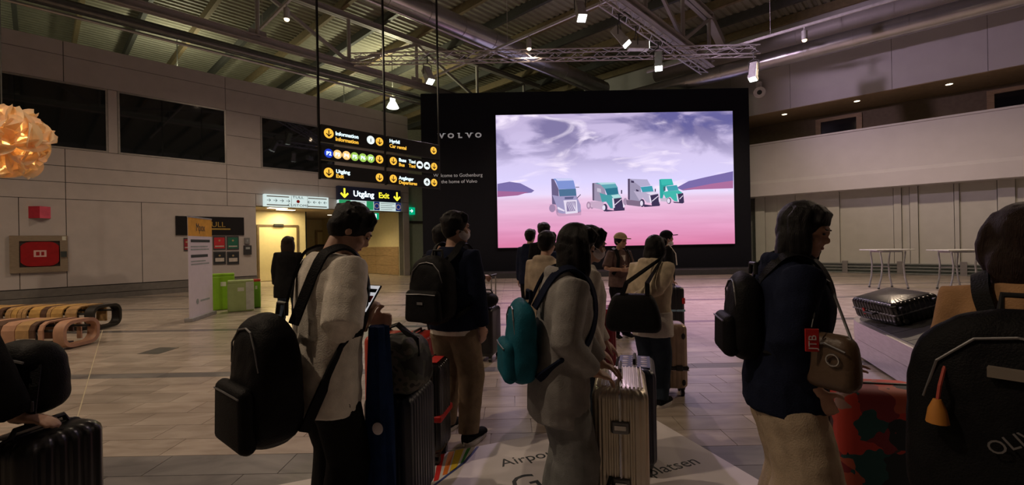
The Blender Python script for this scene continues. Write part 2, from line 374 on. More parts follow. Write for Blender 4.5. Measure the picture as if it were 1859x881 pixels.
o = MB().loft([[RW.p(t, n, z) for n, z in pf] for t in (-9, 24)]).build('trim_1', M_RWALL); struct(o, 'white gallery fascia along the right wall')
o = MB().fbox(RW, -9, 24, -2.6, -2.4, zf0+0.3, 11).build('wall_gallery', mat('gallery_brown', (0.17, 0.125, 0.08), 0.7, var=0.1)); struct(o)
o2 = MB().fbox(RW, -9, 24, -2.4, -0.22, zf0+0.3, zf0+0.42).build('floor_gallery', M_BACK); struct(o2)
up = MB().fbox(RW, -9, 24, -0.36, -0.04, zg1, 11).fbox(RW, -9, 24, -2.4, -0.36, zg1+0.02, zg1+0.2).build('wall_upper_right', M_BACK); struct(up)
MB().fbox(RW, -9, 24, -2.4, -0.04, zg1-0.02, zg1+0.02).build('soffit', mat('soffit_oak', (0.30, 0.22, 0.13), 0.6), up)
us = [-9, -4, -0.8, R(1440), R(1625), R(1800), 8.6, 11.5, 15, 19, 24]
for i in range(len(us)-1):
    for (z0, z1) in ((zg1, 8.8), (8.8, 11)): MB().fbox(RW, us[i]+0.006, us[i+1]-0.006, -0.04, 0.0, z0, z1).build('panel', M_RWALL, up)
for i, (px, py) in enumerate(((1522, 228), (1852, 168))):
    t = RW.hit(px, py, -2.4)[0]
    d = MB().fbox(RW, t-0.65, t+0.65, -2.41, -2.395, zf0+0.9, zf1+1.0).build('window_%d' % (i+6), mat('black_pane', (0.01, 0.01, 0.012), 0.1)); struct(d)
    f = MB()
    for (p0, p1, q0, q1) in ((t-0.85, t-0.65, zf0+0.9, zf1+1.15), (t+0.65, t+0.85, zf0+0.9, zf1+1.15), (t-0.65, t+0.65, zf1+1.0, zf1+1.15)): f.fbox(RW, p0, p1, -2.4, -2.33, q0, q1)
    f.build('window_frame', M_WOOD, d, world=True)
# ---- shell behind the camera and roof
M_DECK = mat('roof_deck', (0.27, 0.26, 0.20), 0.6, 0.0, var=0.1, scale=2)
M_PURL = mat('purlin_brown', (0.20, 0.15, 0.08), 0.6, var=0.15)
M_PURL2 = mat('purlin_dark', (0.06, 0.06, 0.055), 0.6)
M_STEEL = mat('painted_steel', (0.42, 0.39, 0.38), 0.5, 0.1, var=0.04)
o = MB().fbox(RW, 24, 24.3, -1, 45, 0, 11).build('wall_back', M_RWALL); struct(o)
o = MB().fbox(LW, -14.3, -14, -12, 45, 0, 11).build('wall_camera_side', M_RWALL); struct(o)
o = MB().fbox(LW, -14, 34, -12.3, -12, 0, 11).build('wall_far_left', mat('dim_wall', (0.30, 0.29, 0.22), 0.8)); struct(o)
# roof: trapezoid decking, ribs along U, laid in the plane z = 11
n0, n1, t0, t1 = -12.0, 45.0, -14.0, 30.0; prof = []; n = n0
while n < n1:
    prof += [(n, 11.0), (n+0.11, 11.0), (n+0.15, 11.06), (n+0.25, 11.06)]; n += 0.29
prof += [(n1, 11.2), (n0, 11.2)]
rf = MB().loft([[LW.p(t, n, z) for n, z in prof] for t in (t0, t1)]).build('ceiling', M_DECK); struct(rf)
t = -12.0; k = 0
while t < 29:
    MB().fbox(LW, t-0.07, t+0.07, -12, 40, 10.66, 11.0).build('purlin', M_PURL if k % 2 == 0 else M_PURL2, rf); t += 1.75; k += 1
# ================================================================ ROOF STEEL, DUCTS, RIGGING, LAMPS
def bar(mb, a, b, wd, ht):
    a, b = Vector(a), Vector(b); t = (b-a).normalized(); x = t.cross(UP)
    if x.length < 1e-3: x = Vector((1, 0, 0))
    x.normalize(); y = x.cross(t)
    mb.loft([[q+x*wd/2+y*ht/2, q-x*wd/2+y*ht/2, q-x*wd/2-y*ht/2, q+x*wd/2-y*ht/2] for q in (a, b)])
def ibeam(mb, a, b, wd, ht, th=0.03):
    a, b = Vector(a), Vector(b)
    bar(mb, a+UP*(ht/2-th/2), b+UP*(ht/2-th/2), wd, th); bar(mb, a-UP*(ht/2-th/2), b-UP*(ht/2-th/2), wd, th); bar(mb, a, b, 0.03, ht)
def roof_truss(label, n, t0, t1, posts, wd=0.24):
    o = thing('roof_truss', label, 'truss', LW.p(t0, n, 8.6), group='painted steel roof trusses')
    m = MB(); ibeam(m, LW.p(t0, n, 8.6), LW.p(t1, n, 8.6), wd, 0.26); m.build('bottom_chord', M_STEEL, o, True)
    m = MB(); ibeam(m, LW.p(t0, n, 10.52), LW.p(t1, n, 10.52), wd, 0.24); m.build('top_chord', M_STEEL, o, True)
    for i, t in enumerate(posts):
        m = MB().tube([LW.p(t, n, 8.7), LW.p(t, n, 10.42)], 0.075, 10); m.build('post', M_STEEL, o, True, smooth=True)
        m = MB().fbox(LW, t-0.28, t+0.28, n-0.015, n+0.015, 8.62, 8.92); m.build('gusset', M_STEEL, o, True)
        if i+1 < len(posts):
            a, b = (LW.p(t, n, 8.74), LW.p(posts[i+1], n, 10.4)) if i % 2 == 0 else (LW.p(t, n, 10.4), LW.p(posts[i+1], n, 8.74))
            m = MB(); bar(m, a, b, 0.1, 0.12); m.build('brace', M_STEEL, o, True)
    return o
pt = P(620, 116, 17.6); nT1 = (pt-LW.o).dot(LW.n)
tpx = lambda px, py, n: LW.hit(px, py, n)[0]
roof_truss('painted steel roof truss nearest the windowed left wall', nT1, -11, 21, [-8.5, -5, -1.6, tpx(468, 80, nT1), tpx(634, 118, nT1), tpx(757, 160, nT1), tpx(867, 190, nT1), tpx(952, 220, nT1)])
pe = P(1290, 112, 18.4); nT2 = (pe-LW.o).dot(LW.n); tT2 = (pe-LW.o).dot(LW.t)
roof_truss('painted steel roof truss ending above the right side of the black display wall', nT2, -11, tT2, [-9, -6, -3, 0, 3, tT2-5.6, tT2-2.7, tT2-0.12], 0.34)
m = MB(); bar(m, LW.p(tT2-0.1, nT2, 10.5), LW.p(tT2+1.3, nT2, 9.85), 0.3, 0.3)
tag(m.build('diagonal_strut', M_STEEL), 'thick painted strut running down from truss end towards the right wall', 'strut')
# ducts
M_DUCT = mat('galvanised_duct', (0.50, 0.49, 0.50), 0.28, 0.85, var=0.08, scale=3)
M_PIPE = mat('dark_pipe', (0.16, 0.16, 0.16), 0.22, 0.7)
def duct(label, a, b, r, m, step=1.5):
    a, b = Vector(a), Vector(b); o = thing('ventilation_duct', label, 'duct', a)
    MB().tube([a, b], r, 24).build('pipe', m, o, True, smooth=True); L = (b-a).length; d = (b-a).normalized(); k = step
    while k < L:
        MB().tube([a+d*(k-0.02), a+d*(k+0.02)], r*1.04, 24).build('collar', m, o, True, smooth=True); k += step
    return o
def Lpt(px, py, z):                       # the point of a pixel's ray at height z
    return G(px, py, z)
q = Lpt(908, 80, 9.3); duct('wide galvanised ventilation duct running above the display wall', q-U*17, q+U*7.5, 0.36, M_DUCT)
q = Lpt(900, 95, 8.7); duct('thin service pipe under the wide galvanised duct', q-U*17, q+U*8.5, 0.06, M_DUCT, 3)
q = Lpt(620, 141, 8.25); duct('dark glossy pipe along the top of the windowed wall', q-U*22, q+U*7.2, 0.16, M_PIPE, 2.4)
q = Lpt(640, 158, 7.95); duct('thin bright pipe along the top of the windowed wall', q-U*24, q+U*4.5, 0.045, M_DUCT, 3.2)
q = Lpt(1500, 83, 8.6); duct('large galvanised duct beside the plain upper right wall', q+V*8.2, q-V*17, 0.32, M_DUCT)
q = Lpt(1500, 50, 9.6); duct('upper dark duct beside the plain upper right wall', q+V*7, q-V*17, 0.30, M_STEEL)
# lighting rails (thin profiles, parallel to the right wall)
M_RAIL = mat('rail_white', (0.62, 0.60, 0.60), 0.4, 0.2)
def rail(label, q, back, front):
    o = thing('light_rail', label, 'rail', q, group='ceiling light rails'); m = MB(); bar(m, q+V*back, q-V*front, 0.06, 0.08); m.build('profile', M_RAIL, o, True)
    for k in range(-int(back), int(front), 4): MB().tube([q-V*k+UP*0.03, q-V*k+UP*(10.7-q.z)], 0.008, 6).build('hanger', M_RAIL, o, True)
qr1 = Lpt(960, 63, 8.5); rail('ceiling light rail carrying the single warm downlight before the display wall', qr1, 5.5, 9)
qr2 = Lpt(1460, 47, 8.5); rail('ceiling light rail carrying the downlight beside the large right duct', qr2, 5.6, 14)
qr3 = Lpt(520, 5, 8.5); rail('ceiling light rail carrying the downlight over the hall floor at left', qr3, 2.2, 12)
# lattice lighting trusses
def lattice(label, a, b, side, group):
    a, b = Vector(a), Vector(b); d = (b-a).normalized(); x = d.cross(UP).normalized(); L = (b-a).length
    o = thing('lattice_truss', label, 'truss', a, group=group); cs = [x*side/2+UP*side/2, -x*side/2+UP*side/2, x*side/2-UP*side/2, -x*side/2-UP*side/2]
    for c in cs: MB().tube([a+c, b+c], 0.025, 8).build('chord', M_RIG, o, True, smooth=True)
    n = int(L/0.38)
    for (i, j) in ((0, 1), (1, 3), (3, 2), (2, 0)):
        m = MB()
        for k in range(n):
            p, q = (cs[i], cs[j]) if k % 2 == 0 else (cs[j], cs[i]); m.tube([a+d*(L*k/n)+p, a+d*(L*(k+1)/n)+q], 0.011, 5)
        m.build('lacing', M_RIG, o, True)
    return o
M_RIG = mat('rig_aluminium', (0.60, 0.58, 0.60), 0.35, 0.6)
lattice('lattice lighting truss hanging parallel to the display wall', P(640, 108, 15.6), P(1376, 92, 15.6), 0.30, 'lattice lighting trusses')
a = Lpt(1132, 30, 8.15); b = LW.p(tT2-0.7, nT2, 8.2); a = b-U*7.5
lattice('lattice lighting truss slung under the thick roof beam', a, b, 0.26, 'lattice lighting trusses')
# lamps
M_LAMPB = mat('lamp_housing', (0.55, 0.55, 0.54), 0.4, 0.2)
M_LENSW = glow('lamp_lens_white', (0.92, 1.0, 0.90), 9.0); M_LENSA = glow('lamp_lens_warm', (1.0, 0.72, 0.42), 10.0)
M_LENSP = glow('lamp_pool', (1.0, 0.85, 0.6), 4.0)
def downlight(label, q, energy=DOWN_W, group='warm ceiling downlights', spot=160):
    o = thing('ceiling_downlight', label, 'lamp', q, group=group)
    MB().lathe([(0.075, 0.16), (0.085, 0.15), (0.085, -0.14), (0.075, -0.15)], n=16).build('housing', M_LAMPB, o, smooth=True)
    MB().tube([(0, 0, 0.15), (0, 0, 0.30)], 0.02, 6).build('stem', M_LAMPB, o)
    MB().lathe([(0.07, -0.148), (0.066, -0.175), (0.045, -0.20), (0.012, -0.212)], n=16).build('lens', M_LENSA, o, smooth=True)
    light('SPOT', 'downlight_beam', q-UP*0.25, energy, WARM, o, 0.07, spot, 0.8)
downlight('warm downlight on the rail before the display wall', qr1-UP*0.32)
downlight('warm downlight on the rail beside the large right duct', qr2-UP*0.32)
downlight('warm downlight on the rail over the hall floor at left', qr3-UP*0.32)
for (x, y, lab) in ((-9.0, 6.0, 'added warm downlight hanging over the ribbon benches'), (-4.5, 1.5, 'added warm downlight hanging over the white T-shirt man'), (-12, 3.0, 'added warm downlight hanging near the hall corner behind the benches'), (9.5, 6.0, 'added warm downlight hanging over the baggage carousel'), (12.5, 12.0, 'added warm downlight hanging over the folding tables')):
    downlight(lab, Vector((x, y, 8.2)), group='added warm downlights over the near hall floor')  # unseen downlights, added to brighten the near floor and the walls
def stage(label, q, target, energy=STAGE_W, on=True):
    """box-shaped stage lamp hanging in a yoke"""
    o = thing('stage_lamp', label, 'lamp', q, group='stage lamps'); d = (Vector(target)-q).normalized(); x = d.cross(UP).normalized(); y = x.cross(d); M3 = Matrix((x, y, -d)).transposed()
    MB().box((0, 0, 0), (0.24, 0.24, 0.52), M3).build('housing', M_LAMPB, o, bevel=0.02)
    MB().box(d*0.31, (0.27, 0.27, 0.12), M3).build('hood', M_LAMPB, o, bevel=0.01)
    MB().box(d*0.375, (0.22, 0.22, 0.012), M3).build('lens', M_LENSW, o)
    m = MB(); m.tube([x*0.15-UP*0.02, x*0.16+UP*0.3, UP*0.38, -x*0.16+UP*0.3, -x*0.15-UP*0.02], 0.014, 6); m.tube([UP*0.36, UP*0.62], 0.02, 6); m.tube([UP*0.60-V*0.17, UP*0.60+V*0.17], 0.018, 6); m.build('yoke', M_PURL2, o)
    if energy: light('SPOT', 'stage_beam', q+d*0.42, energy, STAGE_PINK, o, 0.1, 75, 0.7, target=q+d*3)
S = lambda px, py, z: G(px, py, z)
stage('stage lamp hanging from the warm downlight rail', S(1053, 18, 7.9), (2.5, 8, 0))
def under(px):                               # the spot under the slung truss on this pixel column
    return min((b-U*(7.4*i/200)-UP*0.13 for i in range(201)), key=lambda q: abs(CX+F*q.x/q.y-px+0.018*(F*(q.z-CAMZ)/q.y)))
stage('stage lamp at the near end of the slung lattice truss', under(1138)-UP*0.60, (8, 10.5, 0))
stage('middle stage lamp of the slung lattice truss', under(1168)-UP*0.60, (13, 14.5, 7.5))
stage('stage lamp at the far end of the slung lattice truss', under(1208)-UP*0.60, (4, 12, 0))
stage('stage lamp at the right end of the long lattice truss', P(1368, 105, 15.4)-UP*0.42, (6.5, 13.5, 0))
stage('stage lamp tilted sideways under the left end of the long lattice truss', P(776, 128, 15.4)-UP*0.12, (0, 12, 0))
# bell pendant beyond the wall end
q = P(713, 192, 22.3); o = thing('bell_pendant', 'white glowing bell pendant lamp above the end of the left wall', 'lamp', q)
MB().lathe([(0.07, 0.42), (0.12, 0.40), (0.13, 0.22), (0.20, 0.10), (0.30, -0.10), (0.28, -0.12)], n=20).build('shade', glow('bell_glass', (0.95, 1.0, 0.86), 2.2), o, smooth=True)
MB().tube([(0, 0, 0.42), (0, 0, 10.9-q.z)], 0.02, 6).build('cord', M_PURL2, o)
light('POINT', 'pendant_glow', q+UP*0.75, 400, (1.0, 0.95, 0.60), o, 0.2)
for (t, n, lab) in ((-4, -5, 'added white bell pendant behind the wall near the chandelier'), (5, -5, 'added white bell pendant behind the wall above the notices'), (13, -6, 'added white bell pendant behind the end of the windowed wall')):  # unseen pendants, added to light the roof beyond the wall
    q = LW.p(t, n, 8.4); o = thing('bell_pendant', lab, 'lamp', q, group='added pendants behind the windowed wall')
    MB().lathe([(0.07, 0.42), (0.12, 0.40), (0.13, 0.22), (0.20, 0.10), (0.30, -0.10), (0.28, -0.12)], n=16).build('shade', MATS['bell_glass'], o, smooth=True)
    MB().tube([(0, 0, 0.42), (0, 0, 10.9-q.z)], 0.02, 6).build('cord', M_PURL2, o)
    light('POINT', 'pendant_glow', q+UP*0.75, 220, (1.0, 0.95, 0.64), o, 0.2)
# passage lamps
for (px, py, lab) in ((505, 381, 'square lit ceiling panel just inside the customs opening'), (520, 385, 'second lit ceiling panel inside the customs opening')):
    q = G(px, py, zc-0.02); t = (q-LW.o).dot(LW.t); n = (q-LW.o).dot(LW.n); 
    n = -1.1 if px == 505 else -1.9; t = LW.hit(px, 450, n)[0]
    o = thing('ceiling_panel_light', lab, 'lamp', LW.p(t, n, zc-0.03))
    MB().fbox(LW, t-0.35, t+0.35, n-0.15, n+0.15, zc-0.03, zc-0.012).build('diffuser', M_LENSP, o, True)
    MB().fbox(LW, t-0.38, t+0.38, n-0.18, n+0.18, zc-0.012, zc).build('frame', M_ALU, o, True)
    light('AREA', 'panel_glow', LW.p(t, n, zc-0.06), 45, (1.0, 0.80, 0.42), o, 0.5)
for i, (px, n) in enumerate(((523, -3.0), (600, -4.2), (655, -1.2))):
    t = LW.hit(px, 450, n)[0]; o = thing('recessed_spotlight', ('recessed ceiling spotlight deep in the customs passage', 'recessed ceiling spotlight midway along the customs passage', 'recessed ceiling spotlight above the green exit sign')[i], 'lamp', LW.p(t, n, zc-0.02))
    MB().lathe([(0.12, 0.0), (0.12, 0.02)], n=16).build('lens', M_LENSP, o); MB().lathe([(0.15, 0.01), (0.15, 0.02)], n=16).build('ring', M_ALU, o)
    light('SPOT', 'spot_beam', LW.p(t, n, zc-0.06), 95, (1.0, 0.78, 0.40), o, 0.06, 130, 0.8)
# soffit spots of the gallery
for i, px in enumerate((1424, 1556, 1724, 1990)):
    t = RW.hit(px, 200, -0.8)[0]; o = thing('soffit_spot', ('small recessed soffit spot beside the display wall', 'small recessed soffit spot by the first gallery window', 'small recessed soffit spot between the gallery windows', 'small recessed soffit spot past the second gallery window')[i], 'lamp', RW.p(t, -0.8, zg1-0.03), group='gallery soffit spots')
    MB().lathe([(0.10, 0.0), (0.10, 0.012)], n=14).build('lens', M_LENSP, o); MB().lathe([(0.13, 0.005), (0.13, 0.015)], n=14).build('ring', M_ALU, o)
    light('SPOT', 'soffit_beam', RW.p(t, -0.8, zg1-0.06), 45, WARM, o, 0.05, 140, 0.8)
# petal chandelier
q = P(4, 254, 9.4); o = thing('petal_chandelier', 'large pendant lamp of curled pale wood petals glowing warm', 'lamp', q)
M_PETAL = mat('veneer_petal', (0.80, 0.68, 0.52), 0.6, var=0.1, trans=0.0)
pet = MATS['veneer_petal']; nt = pet.node_tree; bs = nt.nodes['Principled BSDF']; tr = nt.nodes.new('ShaderNodeBsdfTranslucent'); tr.inputs[0].default_value = (0.95, 0.74, 0.44, 1)
ad = nt.nodes.new('ShaderNodeMixShader'); ad.inputs[0].default_value = 0.5; nt.links.new(bs.outputs[0], ad.inputs[1]); nt.links.new(tr.outputs[0], ad.inputs[2]); nt.links.new(ad.outputs[0], nt.nodes['Material Output'].inputs[0])
rs = random.Random(3); pm = []
for v_ in range(3):
    mb = MB(); nu, nv = 7, 4; vs = []
    for i in range(nu):
        u = i/(nu-1); wdt = 0.13*math.sin(PI*(0.12+0.80*u))**0.7
        for j in range(nv):
            s_ = (j/(nv-1)-0.5)*2; vs.append(Vector((s_*wdt, -0.26+0.52*u, 0.10*(v_+1)/2*s_*s_-0.14*(2*u-1)**2*(1 if v_ % 2 else 0.5))))
    mb.add(vs, [(i*nv+j, i*nv+j+1, (i+1)*nv+j+1, (i+1)*nv+j) for i in range(nu-1) for j in range(nv-1)])
    pp = mb.build('petal', M_PETAL, smooth=True); pm.append(pp.data); bpy.data.objects.remove(pp, do_unlink=True)
NP = 150
for i in range(NP):
    z = 1-2*(i+0.5)/NP; ph = i*2.399963; r_ = math.sqrt(1-z*z); d = Vector((r_*math.cos(ph), r_*math.sin(ph), z*0.92))
    pp = bpy.data.objects.new('petal', pm[i % 3]); COL.objects.link(pp); pp.parent = o; pp.location = d*(0.46+0.28*rs.random())
    zq = d.to_track_quat('Z', 'Y').to_matrix().to_4x4()@Matrix.Rotation(rs.uniform(-0.6, 0.6)+(PI/2 if i % 2 else 0), 4, 'Z')@Matrix.Rotation(rs.uniform(-0.7, 0.7), 4, 'X')
    pp.rotation_euler = zq.to_euler()
MB().ell((0, 0, 0), 0.09).build('bulb', glow('bulb', (1.0, 0.75, 0.42), 14), o, smooth=True)
MB().tube([(0, 0, 0.08), (0, 0, 11-q.z)], 0.012, 6).build('cord', M_PURL2, o)
light('POINT', 'chandelier_glow', q, 420, (1.0, 0.72, 0.38), o, 0.1)
# ================================================================ DISPLAY WALL AND SIGNS
def fpoly(fr, pts, n0, n1): 
    return MB().loft([[fr.p(t, n, z) for t, z in pts] for n in (n0, n1)])
def disc(fr, t, z, r, n0, n1, k=24): return fpoly(fr, [(t+r*math.cos(2*PI*i/k), z+r*math.sin(2*PI*i/k)) for i in range(k)], n0, n1)
def arrow(fr, t, z, s, n0, n1, ang=-PI/2, wd=0.12, flat=0.42):
    """stroked arrow of size s pointing to ang"""
    c, d = math.cos(ang), math.sin(ang); m = MB()
    def L(a, b):
        (x0, y0), (x1, y1) = a, b; l = math.hypot(x1-x0, y1-y0); ux, uy = (x1-x0)/l*wd*s/2, (y1-y0)/l*wd*s/2
        q = [(x0-uy-ux*.6, y0+ux-uy*.6), (x1-uy+ux*.6, y1+ux+uy*.6), (x1+uy+ux*.6, y1-ux+uy*.6), (x0+uy-ux*.6, y0-ux-uy*.6)]
        q = [(t+x*c-y*d, z+x*d+y*c) for x, y in q]; m.loft([[fr.p(t_, n, z_) for t_, z_ in q] for n in (n0, n1)])
    L((-0.5*s, 0), (0.5*s, 0)); L((0.5*s, 0), (0.5*s-flat*s, flat*s)); L((0.5*s, 0), (0.5*s-flat*s, -flat*s)); return m
M_BLACKW = mat('black_wall', (0.006, 0.007, 0.014), 0.5, var=0.1, spec=0.25)
x0, x1 = P(766, 330, 20).x, P(1362, 330, 20).x; ztop = P(1060, 165, 20).z
dw = thing('display_wall', 'tall black exhibition wall carrying the big video screen', 'display wall', (0, 20.2, 0))
MB().box(((x0+x1)/2, 20.2, ztop/2), (x1-x0, 0.4, ztop)).build('wall_body', M_BLACKW, dw, True)
MB().box(((x0+x1)/2+0.25, 19.45, 0.12), (x1-x0+0.7, 1.1, 0.24)).build('plinth', mat('plinth_dark', (0.05, 0.05, 0.06), 0.35), dw, True, bevel=0.01)
M_SILVER = mat('silver_letter', (0.75, 0.75, 0.78), 0.35, 0.2, emit=(0.5, 0.5, 0.52), es=0.25)
def bt(px, py): return BW.hit(px, py)
for i, ch in enumerate('VOLVO'):
    t, z = bt(802+16.6*i, 251-0.35*i)
    text(ch, 0.29, M_SILVER, BW.mat(t, 0.012, z), dw, 'letter', 0.01, 'CENTER', 1.2, bold=0.012)
    if ch in 'VL':
        m = MB()
        for s_ in ((-0.12, 0.12) if ch == 'V' else (-0.06,)): m.fbox(BW, t+s_-0.06, t+s_+0.06, 0.002, 0.022, z+0.185, z+0.208)
        m.build('serif', M_SILVER, dw, True)
t, z = bt(787, 322); text('Welcome to Gothenburg', 0.21, M_SILVER, BW.mat(t, 0.008, z), dw, 'lettering', 0.004)
t, z = bt(801, 333); text('the home of Volvo', 0.21, M_SILVER, BW.mat(t, 0.008, z), dw, 'lettering', 0.004)
# screen
sx0, sx1, sz0, sz1 = P(902, 330, 19.9).x, P(1332, 330, 19.9).x, P(1118, 446.5, 19.9).z, P(1118, 205.5, 19.9).z
def screen_mat():
    m = bpy.data.materials.new('video_picture'); m.use_nodes = True; N = m.node_tree.nodes; L = m.node_tree.links; N.remove(N['Principled BSDF'])
    e = N.new('ShaderNodeEmission'); e.inputs[1].default_value = 1.12; L.new(e.outputs[0], N['Material Output'].inputs[0])
    g = N.new('ShaderNodeNewGeometry'); sp = N.new('ShaderNodeSeparateXYZ'); L.new(g.outputs['Position'], sp.inputs[0])
    zh = P(1118, 357, 19.9).z
    def rng(src, a, b, smooth=False):
        r = N.new('ShaderNodeMapRange'); r.inputs['From Min'].default_value = a; r.inputs['From Max'].default_value = b; L.new(src, r.inputs['Value'])
        if smooth: r.interpolation_type = 'SMOOTHSTEP'
        return r.outputs[0]
    def ramp(src, cs):
        r = N.new('ShaderNodeValToRGB'); L.new(src, r.inputs[0]); el = r.color_ramp.elements
        while len(el) < len(cs): el.new(0.5)
        for k, (p, c) in enumerate(cs): el[k].position = p; el[k].color = c+(1,)
        return r.outputs[0]
    def mix(f, a, b, mode='MIX'):
        x = N.new('ShaderNodeMix'); x.data_type = 'RGBA'; x.blend_type = mode
        if isinstance(f, float): x.inputs['Factor'].default_value = f
        else: L.new(f, x.inputs['Factor'])
        for s_, v_ in (('A', a), ('B', b)):
            if isinstance(v_, tuple): x.inputs[s_].default_value = v_+(1,)
            else: L.new(v_, x.inputs[s_])
        return x.outputs['Result']
    def nz(scale, sxyz, det=6, dist=0.6, off=(0, 0, 0)):
        mp = N.new('ShaderNodeMapping'); mp.inputs['Scale'].default_value = sxyz; mp.inputs['Location'].default_value = off; L.new(g.outputs['Position'], mp.inputs[0])
        n = N.new('ShaderNodeTexNoise'); n.inputs['Scale'].default_value = scale; n.inputs['Detail'].default_value = det; n.inputs['Distortion'].default_value = dist; L.new(mp.outputs[0], n.inputs['Vector']); return n.outputs['Fac']
    sky = ramp(rng(sp.outputs['Z'], zh, sz1), [(0.0, (0.78, 0.66, 0.88)), (0.18, (0.66, 0.60, 0.90)), (0.5, (0.62, 0.54, 0.80)), (1.0, (0.48, 0.40, 0.62))])
    cl = rng(nz(0.55, (0.6, 1, 1.5), 7, 0.9, (3.1, 0, 1.7)), 0.43, 0.62, True); hi = rng(sp.outputs['Z'], zh+0.6, sz1-0.6, True)
    mm = N.new('ShaderNodeMath'); mm.operation = 'MULTIPLY'; L.new(cl, mm.inputs[0]); L.new(hi, mm.inputs[1])
    sky = mix(mm.outputs[0], sky, (0.20, 0.17, 0.34))
    wh = rng(nz(0.8, (0.5, 1, 1.3), 7, 1.2, (7.0, 0, 0)), 0.54, 0.72, True); sky = mix(wh, sky, (0.86, 0.76, 0.92))
    # the dark blue gap in the clouds, upper right
    bl = rng(sp.outputs['X'], sx0+6.0, sx0+7.3, True); b2 = rng(sp.outputs['Z'], sz1-1.5, sz1-0.5, True); m2 = N.new('ShaderNodeMath'); m2.operation = 'MULTIPLY'; L.new(bl, m2.inputs[0]); L.new(b2, m2.inputs[1])
    b3 = rng(nz(0.7, (0.6, 1, 1.4), 5, 0.5, (1.5, 0, 4.0)), 0.42, 0.55, True); m3 = N.new('ShaderNodeMath'); m3.operation = 'MULTIPLY'; L.new(m2.outputs[0], m3.inputs[0]); L.new(b3, m3.inputs[1])
    sky = mix(m3.outputs[0], sky, (0.12, 0.11, 0.30))
    gr = ramp(rng(sp.outputs['Z'], sz0, zh), [(0.0, (0.68, 0.20, 0.36)), (0.35, (0.74, 0.32, 0.52)), (0.75, (0.78, 0.46, 0.66)), (1.0, (0.80, 0.58, 0.78))])
    st = rng(nz(1.0, (0.25, 1, 3.0), 5, 0.4), 0.35, 0.7); gr = mix(st, mix(1.0, gr, (0.9, 0.85, 0.88), 'MULTIPLY'), gr)
    L.new(mix(rng(sp.outputs['Z'], zh-0.15, zh+0.2, True), gr, sky), e.inputs[0]); return m
scr = thing('video_screen', 'huge lit video screen showing four trucks on a pink desert', 'screen', (0, 19.95, sz0))
MB().box(((sx0+sx1)/2, 19.955, (sz0+sz1)/2), (sx1-sx0+0.08, 0.09, sz1-sz0+0.08)).build('screen_casing', M_BLACKW, scr, True)
MB().box(((sx0+sx1)/2, 19.9, (sz0+sz1)/2), (sx1-sx0, 0.02, sz1-sz0)).build('screen_picture', screen_mat(), scr, True)
LAY = [0]
def pic(pts, col, name='truck_picture', crop=True):
    LAY[0] += 1; y = 19.888-0.0006*LAY[0]
    q = [P(980+x/6.639, 300+y_/6.639, y) if crop else P(x, y_, y) for x, y_ in pts]
    key = 'pic_%02d_%02d_%02d' % tuple(int(c*50) for c in col)
    m = MATS.get(key)
    if not m:
        m = bpy.data.materials.new(key); m.use_nodes = True; N = m.node_tree.nodes; N.remove(N['Principled BSDF']); e = N.new('ShaderNodeEmission'); e.inputs[0].default_value = tuple(col)+(1,); m.node_tree.links.new(e.outputs[0], N['Material Output'].inputs[0]); MATS[key] = m
    mb = MB(); k = len(q); mb.add(q, [tuple(range(k))]); return mb.build(name, m, scr, True)
def epic(cx, cy, rx, ry, col): pic([(cx+rx*math.cos(2*PI*i/18), cy+ry*math.sin(2*PI*i/18)) for i in range(18)], col)
pic([(903, 334), (925, 330), (945, 333), (970, 346), (965, 350), (903, 356)], (0.20, 0.16, 0.40), 'mountain_picture', False)
pic([(903, 347), (960, 349), (940, 355), (903, 358)], (0.38, 0.14, 0.32), 'mountain_picture', False)
pic([(1228, 341), (1250, 329), (1280, 322), (1331, 311), (1331, 338), (1240, 346)], (0.20, 0.15, 0.40), 'mountain_picture', False)
pic([(1236, 345), (1290, 334), (1331, 328), (1331, 342)], (0.42, 0.16, 0.34), 'mountain_picture', False)
DK, LT = (0.05, 0.035, 0.09), (0.80, 0.72, 0.88)
pic([(115, 475), (200, 470), (240, 620), (500, 600), (495, 570), (200, 560)], (0.62, 0.36, 0.54)); epic(150, 520, 38, 48, (0.36, 0.24, 0.40)); epic(232, 560, 34, 55, (0.40, 0.26, 0.42)); epic(478, 560, 20, 45, (0.30, 0.16, 0.30))
pic([(138, 165), (168, 165), (225, 285), (235, 480), (148, 470)], (0.15, 0.12, 0.24)); pic([(160, 166), (200, 158), (385, 158), (408, 190), (432, 285), (228, 290), (190, 190)], (0.22, 0.30, 0.66)); pic([(185, 160), (385, 158), (402, 184), (215, 190)], (0.62, 0.64, 0.92))
pic([(226, 292), (434, 284), (442, 370), (236, 378)], (0.08, 0.17, 0.30)); pic([(150, 360), (236, 376), (442, 368), (492, 480), (495, 560), (230, 590), (205, 500)], (0.36, 0.32, 0.54)); pic([(300, 385), (410, 380), (400, 408), (300, 412)], (0.12, 0.12, 0.25))
pic([(285, 425), (445, 418), (458, 575), (312, 590)], LT); pic([(318, 442), (430, 436), (436, 552), (326, 560)], (0.28, 0.22, 0.40))
for i in range(6): pic([(318+i*18, 442), (324+i*18, 442), (436 if i > 2 else 370+i*22, 552), (430 if i > 2 else 364+i*22, 552)], LT)
pic([(215, 500), (300, 545), (296, 560), (215, 530)], LT); pic([(205, 570), (310, 592), (455, 578), (495, 560), (495, 604), (225, 618)], (0.60, 0.34, 0.52)); pic([(430, 262), (475, 262), (475, 270), (430, 270)], DK); pic([(445, 395), (490, 350), (495, 358), (450, 402)], DK)
for (cx, cy) in ((588, 485), (628, 482)): epic(cx, cy, 26, 46, (0.42, 0.26, 0.40)); epic(cx, cy, 13, 26, (0.70, 0.50, 0.66))
